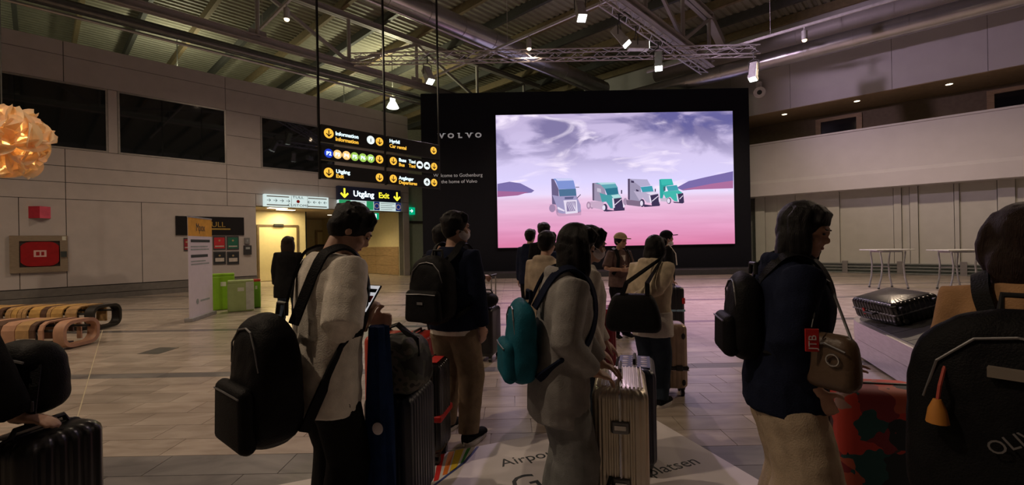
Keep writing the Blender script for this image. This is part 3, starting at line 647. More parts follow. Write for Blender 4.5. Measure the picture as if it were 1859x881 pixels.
pic([(600, 440), (770, 430), (770, 540), (640, 515)], (0.58, 0.40, 0.56)); pic([(632, 217), (700, 210), (780, 275), (800, 380), (760, 440), (635, 425)], (0.34, 0.29, 0.42)); pic([(660, 217), (905, 210), (942, 275), (780, 285), (735, 238)], (0.12, 0.38, 0.46)); pic([(632, 217), (655, 215), (655, 428), (635, 425)], (0.12, 0.09, 0.16)); pic([(690, 210), (905, 208), (915, 225), (740, 236)], (0.45, 0.68, 0.74))
pic([(690, 275), (735, 285), (740, 330), (690, 320)], (0.55, 0.50, 0.62)); pic([(782, 284), (936, 270), (950, 347), (812, 362)], (0.03, 0.17, 0.26)); pic([(720, 335), (812, 360), (952, 348), (988, 395), (890, 415), (897, 525), (850, 520), (800, 440), (750, 445)], (0.07, 0.34, 0.38)); pic([(860, 362), (950, 352), (985, 392), (890, 402)], (0.45, 0.72, 0.74))
pic([(885, 405), (986, 392), (1012, 532), (892, 548)], DK); pic([(902, 474), (984, 404), (986, 414), (906, 484)], LT); pic([(872, 395), (890, 400), (905, 510), (882, 525)], LT); pic([(770, 530), (900, 548), (1022, 510), (1022, 546), (800, 560)], DK); epic(785, 512, 30, 46, DK); epic(772, 512, 18, 32, LT); pic([(978, 300), (992, 300), (992, 345), (978, 345)], DK); pic([(1000, 440), (1026, 440), (1026, 500), (1004, 510)], LT)
epic(1030, 440, 26, 44, (0.40, 0.28, 0.42)); pic([(1040, 420), (1210, 420), (1210, 500), (1050, 480)], (0.22, 0.15, 0.24)); pic([(1060, 165), (1110, 165), (1212, 260), (1235, 400), (1210, 435), (1062, 415)], (0.34, 0.30, 0.44)); pic([(1060, 165), (1085, 163), (1085, 420), (1062, 415)], (0.10, 0.07, 0.14)); pic([(1090, 165), (1295, 172), (1336, 247), (1212, 260)], (0.46, 0.42, 0.62))
pic([(1100, 185), (1135, 190), (1135, 215), (1100, 210)], DK); pic([(1212, 264), (1352, 250), (1372, 316), (1237, 326)], (0.05, 0.33, 0.42)); pic([(1160, 290), (1190, 300), (1190, 330), (1160, 322)], DK); pic([(1130, 310), (1237, 326), (1372, 318), (1432, 346), (1335, 362), (1348, 452), (1290, 452), (1240, 392), (1200, 425)], (0.50, 0.43, 0.60)); pic([(1280, 335), (1370, 322), (1425, 344), (1335, 358)], LT)
pic([(1328, 365), (1427, 347), (1444, 475), (1350, 486)], DK); pic([(1350, 430), (1425, 368), (1428, 378), (1354, 440)], LT); pic([(1312, 362), (1330, 364), (1350, 455), (1330, 455)], LT); pic([(1240, 470), (1350, 486), (1450, 465), (1445, 492), (1260, 505)], DK); epic(1234, 457, 30, 48, DK); epic(1226, 460, 18, 32, LT); pic([(1385, 285), (1398, 285), (1398, 320), (1385, 320)], DK); pic([(1430, 400), (1452, 400), (1452, 440), (1436, 445)], LT)
pic([(1450, 395), (1540, 395), (1540, 440), (1460, 435)], (0.55, 0.50, 0.62)); pic([(1440, 172), (1590, 165), (1612, 238), (1520, 252), (1500, 330), (1480, 400), (1448, 400)], (0.03, 0.38, 0.36)); pic([(1455, 168), (1590, 165), (1608, 232), (1470, 240)], (0.05, 0.50, 0.44)); pic([(1520, 254), (1652, 240), (1674, 302), (1546, 312)], (0.06, 0.36, 0.44)); pic([(1490, 260), (1515, 255), (1515, 310), (1490, 310)], (0.05, 0.15, 0.18))
pic([(1480, 325), (1546, 312), (1674, 303), (1722, 335), (1658, 350), (1672, 442), (1620, 432), (1570, 382), (1520, 402)], (0.06, 0.48, 0.42)); pic([(1645, 340), (1662, 348), (1680, 435), (1660, 440)], LT); pic([(1660, 348), (1728, 336), (1740, 452), (1682, 458)], DK); pic([(1682, 405), (1724, 362), (1727, 370), (1686, 414)], LT); epic(1556, 430, 27, 38, DK); epic(1552, 430, 19, 30, LT); pic([(1600, 440), (1740, 450), (1720, 462), (1620, 455)], DK)

# hanging direction signs
qs = P(582, 275, 10.0); SF = Frame((qs.x, qs.y, 0), U, -V)
M_SIGN = mat('sign_black', (0.012, 0.012, 0.013), 0.35); M_ROD = mat('sign_rod', (0.015, 0.015, 0.015), 0.4, 0.3)
M_TW = glow('sign_white', (0.75, 0.95, 1.0), 1.3); M_TY = glow('sign_yellow', (1.0, 0.55, 0.06), 1.0); M_BL = glow('sign_blue', (0.02, 0.06, 0.65), 0.8); M_GR = glow('sign_green', (0.42, 0.72, 0.12), 0.8); M_CR = glow('sign_cream', (0.85, 0.95, 0.95), 1.0); M_AM = glow('sign_amber', (1.0, 0.62, 0.22), 1.0)
tA0, tA1 = 0.0, SF.hit(697, 290)[0]; tB0, tB1 = tA1+0.07, SF.hit(796, 300)[0]
zr = [(SF.hit(582, a)[1], SF.hit(582, b)[1]) for a, b in ((258, 226), (290, 263), (324, 297))]
def icon(fr, par, px, py, r, m, ch=None, aw=True, mc=None):
    t, z = fr.hit(px, py); disc(fr, t, z, r, 0.05, 0.056).build('icon', m, par, True)
    if ch: text(ch, r*1.15, mc or M_TW, fr.mat(t, 0.058, z-r*0.42), par, 'lettering', 0.002, 'CENTER', bold=0.004)
    elif aw: arrow(fr, t, z, r*1.15, 0.056, 0.060, wd=0.17).build('arrow', M_SIGN, par, True)
rowdef = []
def signrow(label, t0, t1, zz):
    o = thing('direction_sign', label, 'sign', SF.p((t0+t1)/2, 0, zz[0]), group='hanging direction signs')
    MB().fbox(SF, t0, t1, -0.05, 0.05, zz[0], zz[1]).build('sign_box', M_SIGN, o, True, bevel=0.006); return o
def stx(o, px, py, s_, size, m): 
    t, z = SF.hit(px, py); text(s_, size, m, SF.mat(t, 0.054, z), o, 'lettering', 0.003, bold=0.003)
o = signrow('hanging black sign reading Information with yellow arrows', tA0, tA1, zr[0]); icon(SF, o, 595, 243, 0.11, M_TY); stx(o, 607, 246, 'Information', 0.118, M_TW); stx(o, 607, 256, 'Information', 0.118, M_TY); icon(SF, o, 671, 255, 0.10, M_CR, 'i', mc=M_SIGN); icon(SF, o, 687, 258, 0.10, M_TY)
o = signrow('hanging black sign with coloured parking discs P2 to P7', tA0, tA1, zr[1])
for px, py, m, s_ in ((595, 279, M_BL, 'P2'), (611, 281, M_AM, 'P3'), (627, 283, M_AM, 'P4'), (642, 285, M_GR, 'P5'), (657, 287, M_GR, 'P6'), (671, 288.5, M_GR, 'P7')): icon(SF, o, px, py, 0.10, m, s_)
icon(SF, o, 687, 290, 0.10, M_TY)
o = signrow('hanging black sign reading Utgång Exit with yellow arrows', tA0, tA1, zr[2]); icon(SF, o, 595, 314, 0.11, M_TY); stx(o, 608, 314.5, 'Utgång', 0.118, M_TW); stx(o, 608, 323, 'Exit', 0.118, M_TY); icon(SF, o, 687, 323, 0.10, M_TY)
o = signrow('hanging black sign reading Hyrbil Car rental', tB0, tB1, zr[0]); stx(o, 705, 259, 'Hyrbil', 0.118, M_TW); stx(o, 705, 268, 'Car rental', 0.118, M_TY); icon(SF, o, 785, 274, 0.10, M_TY)
o = signrow('hanging black sign reading Buss Taxi with bus and car discs', tB0, tB1, zr[1]); icon(SF, o, 712, 293, 0.10, M_TY); stx(o, 722, 293.5, 'Buss', 0.118, M_TW); stx(o, 722, 302, 'Bus', 0.118, M_TY); stx(o, 740, 296, 'Taxi', 0.118, M_TW); stx(o, 740, 304, 'Taxi', 0.118, M_TY)
for px, py in ((760, 300), (773, 301.5)):
    icon(SF, o, px, py, 0.10, M_CR, aw=False); t, z = SF.hit(px, py); MB().fbox(SF, t-0.06, t+0.06, 0.056, 0.06, z-0.03, z+(0.02 if px < 765 else 0.0)).fbox(SF, t-0.035, t+0.035, 0.056, 0.06, z, z+0.035).build('pictogram', M_SIGN, o, True)
icon(SF, o, 786, 303, 0.10, M_TY)
o = signrow('hanging black sign reading Avgångar Departures with plane disc', tB0, tB1, zr[2]); icon(SF, o, 712, 325, 0.10, M_TY); stx(o, 722, 326, 'Avgångar', 0.118, M_TW); stx(o, 722, 334, 'Departures', 0.118, M_TY); icon(SF, o, 773, 331, 0.10, M_CR, aw=False)
t, z = SF.hit(773, 331); fpoly(SF, [(t-0.012, z-0.06), (t+0.012, z-0.06), (t+0.012, z-0.01), (t+0.07, z-0.03), (t+0.012, z+0.03), (t, z+0.07), (t-0.012, z+0.03), (t-0.07, z-0.03), (t-0.012, z-0.01)], 0.056, 0.06).build('pictogram', M_SIGN, o, True); icon(SF, o, 786, 332, 0.10, M_TY)
for i, t in enumerate((tA0-0.03, tA1+0.035, tB1+0.03)):
    tag(MB().fbox(SF, t-0.02, t+0.02, -0.02, 0.02, zr[2][0]-0.02, 10.7).build('sign_hanger', M_ROD), ('black hanger post at the Information end of the direction signs', 'black hanger post between the two columns of direction signs', 'black hanger post at the departures end of the direction signs')[i], 'post', 'direction sign hangers')

# wall signs over the opening
def wallbox(name, label, cat, pa, pb, z_from, n1, m, group=None):
    """board on the left wall between two pixel columns; z_from = ((px,py top),(px,py bottom))"""
    t0, t1 = LW.hit(pa, 400, n1)[0], LW.hit(pb, 400, n1)[0]; z1, z0 = LW.hit(*z_from[0], n1)[1], LW.hit(*z_from[1], n1)[1]
    o = thing(name, label, cat, LW.p((t0+t1)/2, 0, z0), group=group); MB().fbox(LW, t0, t1, 0.0, n1, z0, z1).build('board', m, o, True, bevel=0.004); return o, t0, t1, z0, z1
M_NAVY = mat('sign_navy', (0.012, 0.02, 0.07), 0.3); M_LY = glow('letter_yellow', (1.0, 0.85, 0.05), 1.2); M_LW = glow('letter_white', (0.75, 0.92, 1.0), 1.6); M_LB = glow('lightbox_white', (0.72, 0.90, 0.90), 0.75); M_LG = glow('lightbox_green', (0.02, 0.36, 0.14), 0.7); M_LN = glow('lightbox_blue', (0.01, 0.03, 0.22), 0.5); M_INK = mat('print_ink', (0.03, 0.04, 0.04), 0.6); M_INKG = mat('print_grey', (0.32, 0.36, 0.37), 0.6)
o, t0, t1, z0, z1 = wallbox('exit_sign', 'navy lit sign reading Utgång Exit above the customs opening', 'sign', 615, 728, ((615, 337), (615, 362)), 0.22, M_NAVY)
h = z1-z0; text('Utgång', h*0.60, M_LW, LW.mat(t0+(t1-t0)*0.22, 0.225, z0+h*0.30), o, bold=0.008); text('Exit', h*0.60, M_LY, LW.mat(t0+(t1-t0)*0.62, 0.225, z0+h*0.30), o, bold=0.008)
for k in (0.09, 0.935): arrow(LW, t0+(t1-t0)*k, (z0+z1)/2, h*0.6, 0.221, 0.23, wd=0.22).build('arrow', M_LY, o, True)
o, t0, t1, z0, z1 = wallbox('customs_channel_sign', 'lit green and blue channel sign under the navy exit sign', 'sign', 616, 728, ((616, 362.5), (616, 379)), 0.20, M_LB)
d = t1-t0
for a, b, m in ((0, 0.17, M_LG), (0.42, 0.53, M_LG), (0.54, 0.63, M_LN), (0.91, 1.0, M_LN)): MB().fbox(LW, t0+d*a, t0+d*b, 0.2, 0.206, z0, z1).build('colour_field', m, o, True)
for k in (0.585, 0.955):
    for i in range(12): disc(LW, t0+d*k+0.11*math.cos(i*PI/6), (z0+z1)/2+0.11*math.sin(i*PI/6), 0.014, 0.206, 0.21, 6).build('star', M_AM, o, True)
for a, b in ((0.19, 0.40), (0.65, 0.89)):
    for k in range(4): MB().fbox(LW, t0+d*a, t0+d*b-0.12*(k % 2), 0.2, 0.203, z1-0.07-0.09*k, z1-0.05-0.09*k).build('print_line', M_INKG, o, True)
o, t0, t1, z0, z1 = wallbox('customs_sign', 'long lit white sign reading Tull Customs with arrows', 'sign', 481, 597, ((481, 352), (481, 374)), 0.20, M_LB)
d = t1-t0; h = z1-z0; text('TULL', h*0.30, M_INK, LW.mat(t0+d*0.5, 0.204, z0+h*0.76), o, align='CENTER', sx=1.4); text('CUSTOMS', h*0.30, M_INK, LW.mat(t0+d*0.5, 0.204, z0+h*0.06), o, align='CENTER', sx=1.3)
disc(LW, t0+d*0.5, z0+h*0.5, h*0.14, 0.2, 0.208).build('red_dot', mat('red_dot', (0.5, 0.01, 0.01), 0.5), o, True)
for k in range(4):
    arrow(LW, t0+d*(0.06+0.095*k), z0+h*0.5, h*0.28, 0.2, 0.206, ang=0).build('arrow', M_INK, o, True); arrow(LW, t0+d*(0.68+0.088*k), z0+h*0.5, h*0.28, 0.2, 0.206, ang=PI).build('arrow', M_INK, o, True)
for a, b in ((0.03, 0.36), (0.66, 0.97)):
    for z in (0.12, 0.84): MB().fbox(LW, t0+d*a, t0+d*b, 0.2, 0.203, z0+h*z-0.02, z0+h*z+0.02).build('print_line', M_INKG, o, True)
MB().fbox(LW, t0+d*0.395, t0+d*0.40, 0.2, 0.203, z0, z1).fbox(LW, t0+d*0.648, t0+d*0.652, 0.2, 0.203, z0, z1).build('divider', M_INKG, o, True)
# green emergency exit box hanging in the opening
t, z = LW.hit(671, 393, -0.8); o = thing('emergency_exit_sign', 'green lit emergency exit box hanging in the customs opening', 'sign', LW.p(t, -0.8, z-0.17)); hw = abs(LW.hit(687, 393, -0.8)[0]-t)
MB().fbox(LW, t-hw, t+hw, -0.85, -0.75, z-0.14, z+0.17).build('sign_box', glow('exit_green', (0.0, 0.42, 0.20), 0.9), o, True, bevel=0.01)
arrow(LW, t-hw*0.4, z+0.015, 0.17, -0.75, -0.744, wd=0.18).build('arrow', M_LW, o, True)
MB().fbox(LW, t+hw*0.35, t+hw*0.72, -0.75, -0.744, z-0.09, z+0.12).build('door_pictogram', M_LW, o, True); disc(LW, t+hw*0.5, z+0.07, 0.03, -0.744, -0.74, 10).build('runner_pictogram', MATS['exit_green'], o, True)
MB().fbox(LW, t-0.01, t+0.01, -0.81, -0.79, z+0.17, zc).build('hanger', M_ROD, o, True)
t, z = LW.hit(748, 383, 0.0); o = tag(MB().fbox(LW, t-0.16, t+0.22, -0.14, -0.06, z-0.18, z+0.18).build('emergency_exit_sign', MATS['exit_green'], bevel=0.01), 'small green exit box on the glazed door by the display wall', 'sign'); arrow(LW, t, z, 0.16, -0.06, -0.055, ang=0, wd=0.2).build('arrow', M_LW, o)
# fire hose cabinet and red sign
o, t0, t1, z0, z1 = wallbox('fire_hose_cabinet', 'recessed red fire hose cabinet in a steel frame', 'fire cabinet', 16, 122, ((16, 428), (16, 497)), 0.04, mat('cabinet_dark', (0.03, 0.02, 0.02), 0.6))
M_BRUSH = mat('brushed_steel', (0.50, 0.42, 0.32), 0.35, 0.8, var=0.15, stretch=(1, 1, 12)); d, h = t1-t0, z1-z0
for (a, b, c, e) in ((0, 1, 0, 0.15), (0, 1, 0.85, 1), (0, 0.16, 0.15, 0.85), (0.86, 1, 0.15, 0.85)): MB().fbox(LW, t0+d*a, t0+d*b, 0.04, 0.08, z0+h*c, z0+h*e).build('frame_rail', M_BRUSH, o, True)
fpoly(LW, [(t0+d*(0.51+0.33*max(-1, min(1, 1.25*math.cos(i*PI/16)))), z0+h*(0.5+0.33*max(-1, min(1, 1.15*math.sin(i*PI/16))))) for i in range(32)], 0.04, 0.11).build('hose_drum', mat('fire_red', (0.32, 0.008, 0.012), 0.35), o, True)
MB().fbox(LW, t0+d*0.40, t0+d*0.62, 0.11, 0.114, z0+h*0.42, z0+h*0.60).build('label_plate', mat('pale_label', (0.62, 0.40, 0.38), 0.6), o, True); MB().fbox(LW, t0+d*0.44, t0+d*0.50, 0.114, 0.117, z0+h*0.46, z0+h*0.56).fbox(LW, t0+d*0.53, t0+d*0.58, 0.114, 0.117, z0+h*0.46, z0+h*0.56).build('pictogram', MATS['fire_red'], o, True)
MB().fbox(LW, t0+d*0.87, t0+d*0.98, 0.08, 0.13, z0+h*0.40, z0+h*0.56).build('latch', M_INK, o, True); MB().fbox(LW, t0+d*0.90, t0+d*0.97, 0.08, 0.085, z0+h*0.87, z0+h*0.98).build('sticker', mat('white_sticker', (0.6, 0.6, 0.5), 0.6), o, True)
ts_, zs_ = LW.hit(72, 386); m = MB()
o = thing('fire_sign', 'small folded red and pink fire equipment sign', 'sign', LW.p(ts_, 0, zs_-0.17)); k = abs(LW.hit(92, 386)[0]-ts_)
m.loft([[LW.p(ts_-k, 0.0, zs_+s_), LW.p(ts_, 0.22, zs_+s_), LW.p(ts_, 0.2, zs_+s_)] for s_ in (-0.17, 0.17)]).build('sign_face', mat('sign_red', (0.55, 0.03, 0.06), 0.4), o, True)
MB().loft([[LW.p(ts_+k, 0.0, zs_+s_), LW.p(ts_, 0.22, zs_+s_), LW.p(ts_, 0.2, zs_+s_)] for s_ in (-0.17, 0.17)]).build('sign_face', mat('sign_pink', (0.70, 0.10, 0.16), 0.4), o, True)
# notice boards
o, t0, t1, z0, z1 = wallbox('advert_board', 'long dark advertising board above the small notices', 'board', 319, 443, ((319, 392), (319, 427)), 0.05, mat('advert_black', (0.012, 0.011, 0.012), 0.3))
t, z = LW.hit(374, 412, 0.05); text('TULL', 0.26, mat('dull_gold', (0.45, 0.30, 0.06), 0.5), LW.mat(t, 0.054, z), o); MB().fbox(LW, t, t+0.75, 0.05, 0.054, z-0.1, z-0.05).build('print_line', MATS['dull_gold'], o, True)
for i, (a, b, c, e, m, lab) in enumerate(((333, 343, 432, 456, (0.30, 0.03, 0.04), 'narrow framed notice half hidden behind the roll-up banner'), (386, 409, 429, 454, (0.50, 0.03, 0.04), 'red customs notice on the grey wall'), (411, 433, 429, 454, (0.02, 0.14, 0.09), 'green customs notice on the grey wall'), (386, 409, 457, 481, (0.02, 0.025, 0.03), 'black notice under the red customs notice'), (411, 433, 457, 481, (0.02, 0.025, 0.03), 'black notice under the green customs notice'))):
    o, t0, t1, z0, z1 = wallbox('notice', lab, 'notice', a, b, ((a, c), (a, e)), 0.03, mat('notice_edge', (0.05, 0.05, 0.055), 0.5)); d, h = t1-t0, z1-z0
    MB().fbox(LW, t0+d*0.08, t1-d*0.08, 0.03, 0.036, z0+h*0.1, z1-h*0.1).build('notice_face', mat('notice_%d' % i, m, 0.4), o, True)
    MB().fbox(LW, t0+d*0.15, t1-d*0.15, 0.036, 0.04, z0+h*0.22, z0+h*(0.5 if i > 2 else 0.3)).build('print_block', mat('notice_print', (0.55, 0.50, 0.45), 0.6), o, True)
    disc(LW, t0+d*0.5, z0+h*0.68, h*0.07, 0.036, 0.04, 12).build('emblem', mat('notice_gold', (0.40, 0.30, 0.15), 0.5), o, True)
for i, (a, b, c, e, col) in enumerate(((444, 453, 432, 443, (0.20, 0.20, 0.21)), (442, 456, 446, 463, (0.03, 0.03, 0.035)))):
    o, t0, t1, z0, z1 = wallbox('wall_control', ('small grey card reader beside the customs opening', 'black control box beside the customs opening')[i], 'control box', a, b, ((a, c), (a, e)), 0.08, mat('control_%d' % i, col, 0.5)); MB().fbox(LW, t0+0.06, t1-0.06, 0.08, 0.085, z1-0.14, z1-0.06).build('display', MATS['print_grey'], o, True)
# roll-up banner (reads Mpox)
a, b = G(344, 585), G(387, 570); d = (b-a); L = d.length; BF = Frame((a.x, a.y, 0), d.normalized(), Vector((d.y, -d.x, 0)).normalized()); hB = BF.hit(343, 393)[1]
o = thing('rollup_banner', 'white roll-up banner with orange Mpox heading standing before the notices', 'banner', BF.p(L/2, 0, 0)); M_BAN = mat('banner_white', (0.72, 0.66, 0.74), 0.6, var=0.03)
MB().fbox(BF, 0, L, -0.006, 0.0, 0.07, hB).build('banner_sheet', M_BAN, o, True); MB().fbox(BF, 0, L, 0.0, 0.002, hB-0.40, hB-0.02).build('heading_field', mat('banner_orange', (0.72, 0.36, 0.03), 0.6), o, True)
MB().fbox(BF, -0.02, L+0.02, -0.09, 0.07, 0.0, 0.075).build('foot_case', mat('foot_case', (0.4, 0.4, 0.42), 0.4, 0.5), o, True, bevel=0.01); MB().fbox(BF, 0, L, -0.015, 0.008, hB-0.02, hB+0.01).build('top_rail', MATS['foot_case'], o, True); MB().tube([BF.p(L/2, -0.03, 0.07), BF.p(L/2, -0.03, hB)], 0.01, 8).build('support_pole', MATS['foot_case'], o, True)
text('Mpox', 0.24, M_INK, BF.mat(L/2, 0.003, hB-0.29), o, align='CENTER', sx=0.75)
for k, (z, a_, b_, th) in enumerate(((hB-0.50, 0.1, 0.9, 0.03), (hB-0.62, 0.1, 0.8, 0.015), (hB-0.68, 0.1, 0.85, 0.015), (hB-0.82, 0.1, 0.8, 0.03), (hB-0.93, 0.1, 0.7, 0.015), (hB-0.99, 0.1, 0.85, 0.015), (hB-1.78, 0.45, 0.85, 0.02))): MB().fbox(BF, L*a_, L*b_, 0.0, 0.0025, z-th, z+th).build('print_line', M_INK if th > 0.02 else M_INKG, o, True)
disc(BF, L*0.33, hB-1.78, 0.06, 0.0, 0.003, 12).build('emblem', M_INKG, o, True)
# recycling bins
def bin_(label, px0, px1, yb, yt, col, cap=None, stripe=None, back=0.0):
    a, b = G(px0, yb), G(px1, yb); wd = (b-a).length*0.92; h = P(px0, yt, a.y).z; c = (a+b)/2; aw = math.atan2(-c.x, c.y); c = c+Vector((-math.sin(aw), math.cos(aw), 0))*(wd*0.35+back)
    o = thing('recycling_bin', label, 'bin', (c.x, c.y, 0), aw, 'recycling bins'); M_ = mat('bin_%s' % label[:14], col, 0.45, var=0.06)
    MB().rbox(wd, wd*0.7, h-0.05, 0.03).build('bin_body', M_, o, smooth=True)
    MB().rbox(wd*0.98, wd*0.68, 0.06, 0.015, h-0.055).build('lid', mat('bin_cap_%s' % label[:8], cap or col, 0.45), o, smooth=True)
    MB().box((0, -wd*0.351, h*0.72), (wd*0.24, 0.006, h*0.12)).build('sticker', mat('bin_sticker', (0.7, 0.75, 0.6), 0.6), o)
    if stripe: MB().box((wd*0.34, -wd*0.352, h*0.5), (wd*0.30, 0.006, h*0.9)).build('side_panel', mat('bin_panel', stripe, 0.5), o)
bin_('lime green recycling bin beside the banner', 388, 425, 568, 500, (0.24, 0.50, 0.02), back=0.55)
bin_('pale green recycling bin with a whitish side panel', 417, 459, 566, 510, (0.42, 0.55, 0.22), stripe=(0.62, 0.66, 0.58))
bin_('narrow green recycling bin with red lid', 459, 473, 560, 508, (0.20, 0.48, 0.03), cap=(0.55, 0.05, 0.03), back=0.1)
# security camera on the right wall
q = RW.p(RW.hit(1377, 170, 0.3)[0], 0.0, RW.hit(1377, 168, 0.3)[1]); o = thing('security_camera', 'white security camera on the upper right wall', 'camera', q); M_CW = mat('camera_white', (0.7, 0.68, 0.7), 0.4)
e = RW.n*0.28; fw = Vector((-0.35, -0.9, -0.25)).normalized()
MB().tube([Vector(), e*0.6, e+UP*0.12], 0.05, 10).build('bracket', M_CW, o, smooth=True); MB().tube([e+UP*0.45, e+UP*0.10], [0.13, 0.13], 16).build('pod', M_CW, o, smooth=True); MB().tube([e-fw*0.2, e+fw*0.02, e+fw*0.26], [0.19, 0.24, 0.24], 20).build('hood', M_CW, o, smooth=True); MB().tube([e+fw*0.255, e+fw*0.275], 0.1, 16).build('lens', M_INK, o)
# high tables
def table(label, pxs, pye, pxe, ptop):
    a, b = G(pxs, pye), G(pxe, pye); c = (a+b)/2; h = P((pxs+pxe)/2, ptop, c.y).z; wd = (b-a).length*1.0
    o = thing('folding_table', label, 'table', (c.x, c.y, 0), -0.1, 'pale folding tables'); M_T = mat('table_white', (0.62, 0.64, 0.60), 0.4); M_L = mat('table_leg', (0.55, 0.57, 0.62), 0.3, 0.7)
    MB().box((0, 0.25, h-0.015), (wd+0.22, 0.75, 0.03)).build('tabletop', M_T, o, bevel=0.008); MB().box((0, 0.25, h-0.06), (wd*0.7, 0.5, 0.04)).build('under_frame', M_L, o)
    for sx in (-1, 1):
        for y, k in ((0.0, 1), (0.5, 0.8)):
            x = sx*wd/2; MB().tube([(x*0.86*k+0.0, y, h-0.05), (x*0.72*k, y, h*0.62), (x*0.80*k, y, h*0.30), (x*1.0*k, y, 0.03)], 0.022, 8).build('leg', M_L, o, smooth=True); MB().ell((x*k, y, 0.025), (0.03, 0.03, 0.025)).build('foot', M_INK, o)
    MB().tube([(-wd*0.3, 0.5, h*0.55), (wd*0.3, 0.5, h*0.55)], 0.014, 8).build('stretcher', M_L, o)
table('pale folding table standing before the white wall panels beside the dark-haired woman', 1594, 525, 1650, 453); table('pale folding table standing behind the baggage carousel', 1723, 528, 1781, 453.5)
# ================================================================ FLOOR STICKER, BENCHES, CAROUSEL
c0, cl_, cr_ = G(1172, 752), G(770, 830), G(1392, 881); eL = (cl_-c0); eR = (cr_-c0)
dc = thing('floor_sticker', 'large white printed floor sticker with rainbow stripes under the grey hooded girl', 'floor sticker', c0); M_STK = mat('sticker_white', (0.66, 0.62, 0.62), 0.45, var=0.05, scale=3)
pl = [c0, c0+eL*1.5, c0+eL*1.5+eR*1.5, c0+eR*1.5]; MB().prism(pl, (0, 0, 1), 0.002).build('sticker_sheet', M_STK, dc, True)
def cg(x, y): return G(760+x/2.817, 720+y/2.817, 0.002)
for nm, col, q in (('red_stripe', (0.60, 0.03, 0.03), [(105, 300), (134, 292), (102, 428), (76, 436)]), ('orange_stripe', (0.75, 0.20, 0.03), [(153, 286), (182, 280), (146, 398), (122, 404)]), ('yellow_stripe', (0.70, 0.50, 0.04), [(188, 277), (232, 268), (192, 370), (158, 388)]), ('green_stripe', (0.06, 0.28, 0.07), [(247, 268), (268, 262), (228, 338), (212, 348)]), ('blue_arc', (0.05, 0.07, 0.22), [(296, 258), (310, 256), (282, 292), (240, 340), (180, 385), (90, 453), (66, 460), (160, 388), (225, 338), (268, 292)])):
    MB().prism([cg(*k) for k in q], (0, 0, 1), 0.001).build(nm, mat(nm, col, 0.45), dc, True)
# lettering lies along the sticker's left edge
ex = (-eL).normalized(); ey = Vector((-ex.y, ex.x, 0))
def floor_text(s_, px, py, size):
    q = G(px, py, 0.0025); M = Matrix.Identity(4)
    for i, a in enumerate((ex, ey, UP, q)):
        for j in range(3): M[j][i] = a[j]
    text(s_, size, M_INK, M, dc, 'lettering', 0.0005)
floor_text('Airport', 912, 848, 0.145); floor_text('splatsen', 1170, 868, 0.145); floor_text('Go', 938, 897, 0.27)

def bench(label, px_end, py, Zc, dep, h, cols, length):
    x1 = P(px_end, 440, Zc).x; o = thing('slatted_bench', label, 'bench', (x1-length/2, Zc+dep/2, 0), 0.0, 'ribbon benches'); rb = random.Random(int(Zc*10))
    def prof(wd, hh, r, z0):
        q = []
        for (sx, sz, a0) in ((1, -1, -PI/2), (1, 1, 0), (-1, 1, PI/2), (-1, -1, PI)):
            for k in range(6): a = a0+PI/2*k/5; q.append((sx*(wd/2-r)+r*math.cos(a), z0+hh/2+sz*(hh/2-r)+r*math.sin(a)))
        return q
    x = length/2-0.30; k = 0; MB().box((-0.1, 0, 0.03), (length-0.4, dep*0.55, 0.06)).build('base', MATS['black_plastic'], o)
    # end hoop
    a, b = prof(dep, h-0.02, 0.16, 0.02), prof(dep-0.10, h-0.12, 0.12, 0.07)
    mb = MB(); n = len(a); vs = [Vector((X, y, z)) for X in (length/2-0.16, length/2) for lst in (a, b) for y, z in lst]
    fs = []
    for j in range(n):
        j2 = (j+1) % n; fs += [(j, j2, 2*n+j2, 2*n+j), (n+j, 3*n+j, 3*n+j2, n+j2), (j, n+j, n+j2, j2), (2*n+j, 2*n+j2, 3*n+j2, 3*n+j)]
    mb.add(vs, fs).build('end_hoop', mat('bench_%s' % cols[-1][0], cols[-1][1], 0.45), o, smooth=True)
    hollow = [(y, z) for y, z in prof(dep, h-0.02, 0.16, 0.02)]
    while x > -length/2:
        wd = rb.choice((0.07, 0.10, 0.14, 0.20)); nm, col = cols[k % (len(cols)-1)]
        drop = 0.24 if (k % 3) else 0.36
        pts = [Vector((x-wd/2, y, z)) for y, z in ((-dep/2, h-drop), (-dep/2, h-0.12), (-dep/2+0.03, h-0.05), (-dep/2+0.10, h-0.012), (0, h-0.01), (dep/2-0.10, h-0.012), (dep/2-0.03, h-0.05), (dep/2, h-0.12), (dep/2, h-drop))]
        MB().ribbon(pts, wd, 0.022, lambda q: Vector((0, q.y*(1.0 if abs(q.y) > dep*0.42 else 0.2), 0.25 if q.z < h-0.1 else 1.0))).build('slat', mat('bench_%s' % nm, col, 0.5, var=0.2, stretch=(1, 6, 1)), o)
        x -= wd+(0.012 if k % 4 else 0.06); k += 1
    MB().tube([(length/2-0.1, -dep/2+0.06, h-0.14), (-length/2, -dep/2+0.06, h-0.14)], 0.02, 8).build('rail', MATS['black_plastic'], o); MB().tube([(length/2-0.1, dep/2-0.06, h-0.14), (-length/2, dep/2-0.06, h-0.14)], 0.02, 8).build('rail', MATS['black_plastic'], o)
    for xx in (length/2-0.5, 0, -length/2+0.4):
        for yy in (-dep/2+0.06, dep/2-0.06): MB().tube([(xx, yy, h-0.13), (xx, yy*0.7, 0.05)], 0.018, 8).build('leg', MATS['black_plastic'], o)
oak, amber, dark, pinkw, blk = ('oak', (0.46, 0.28, 0.12)), ('amber', (0.55, 0.33, 0.10)), ('walnut', (0.10, 0.05, 0.03)), ('pinkwood', (0.50, 0.28, 0.18)), ('black', (0.015, 0.013, 0.012))
bench('amber slatted ribbon bench with a black end hoop by the left wall', 166, 600, 8.3, 0.62, 0.46, [oak, amber, oak, dark, amber, oak, blk], 3.2)
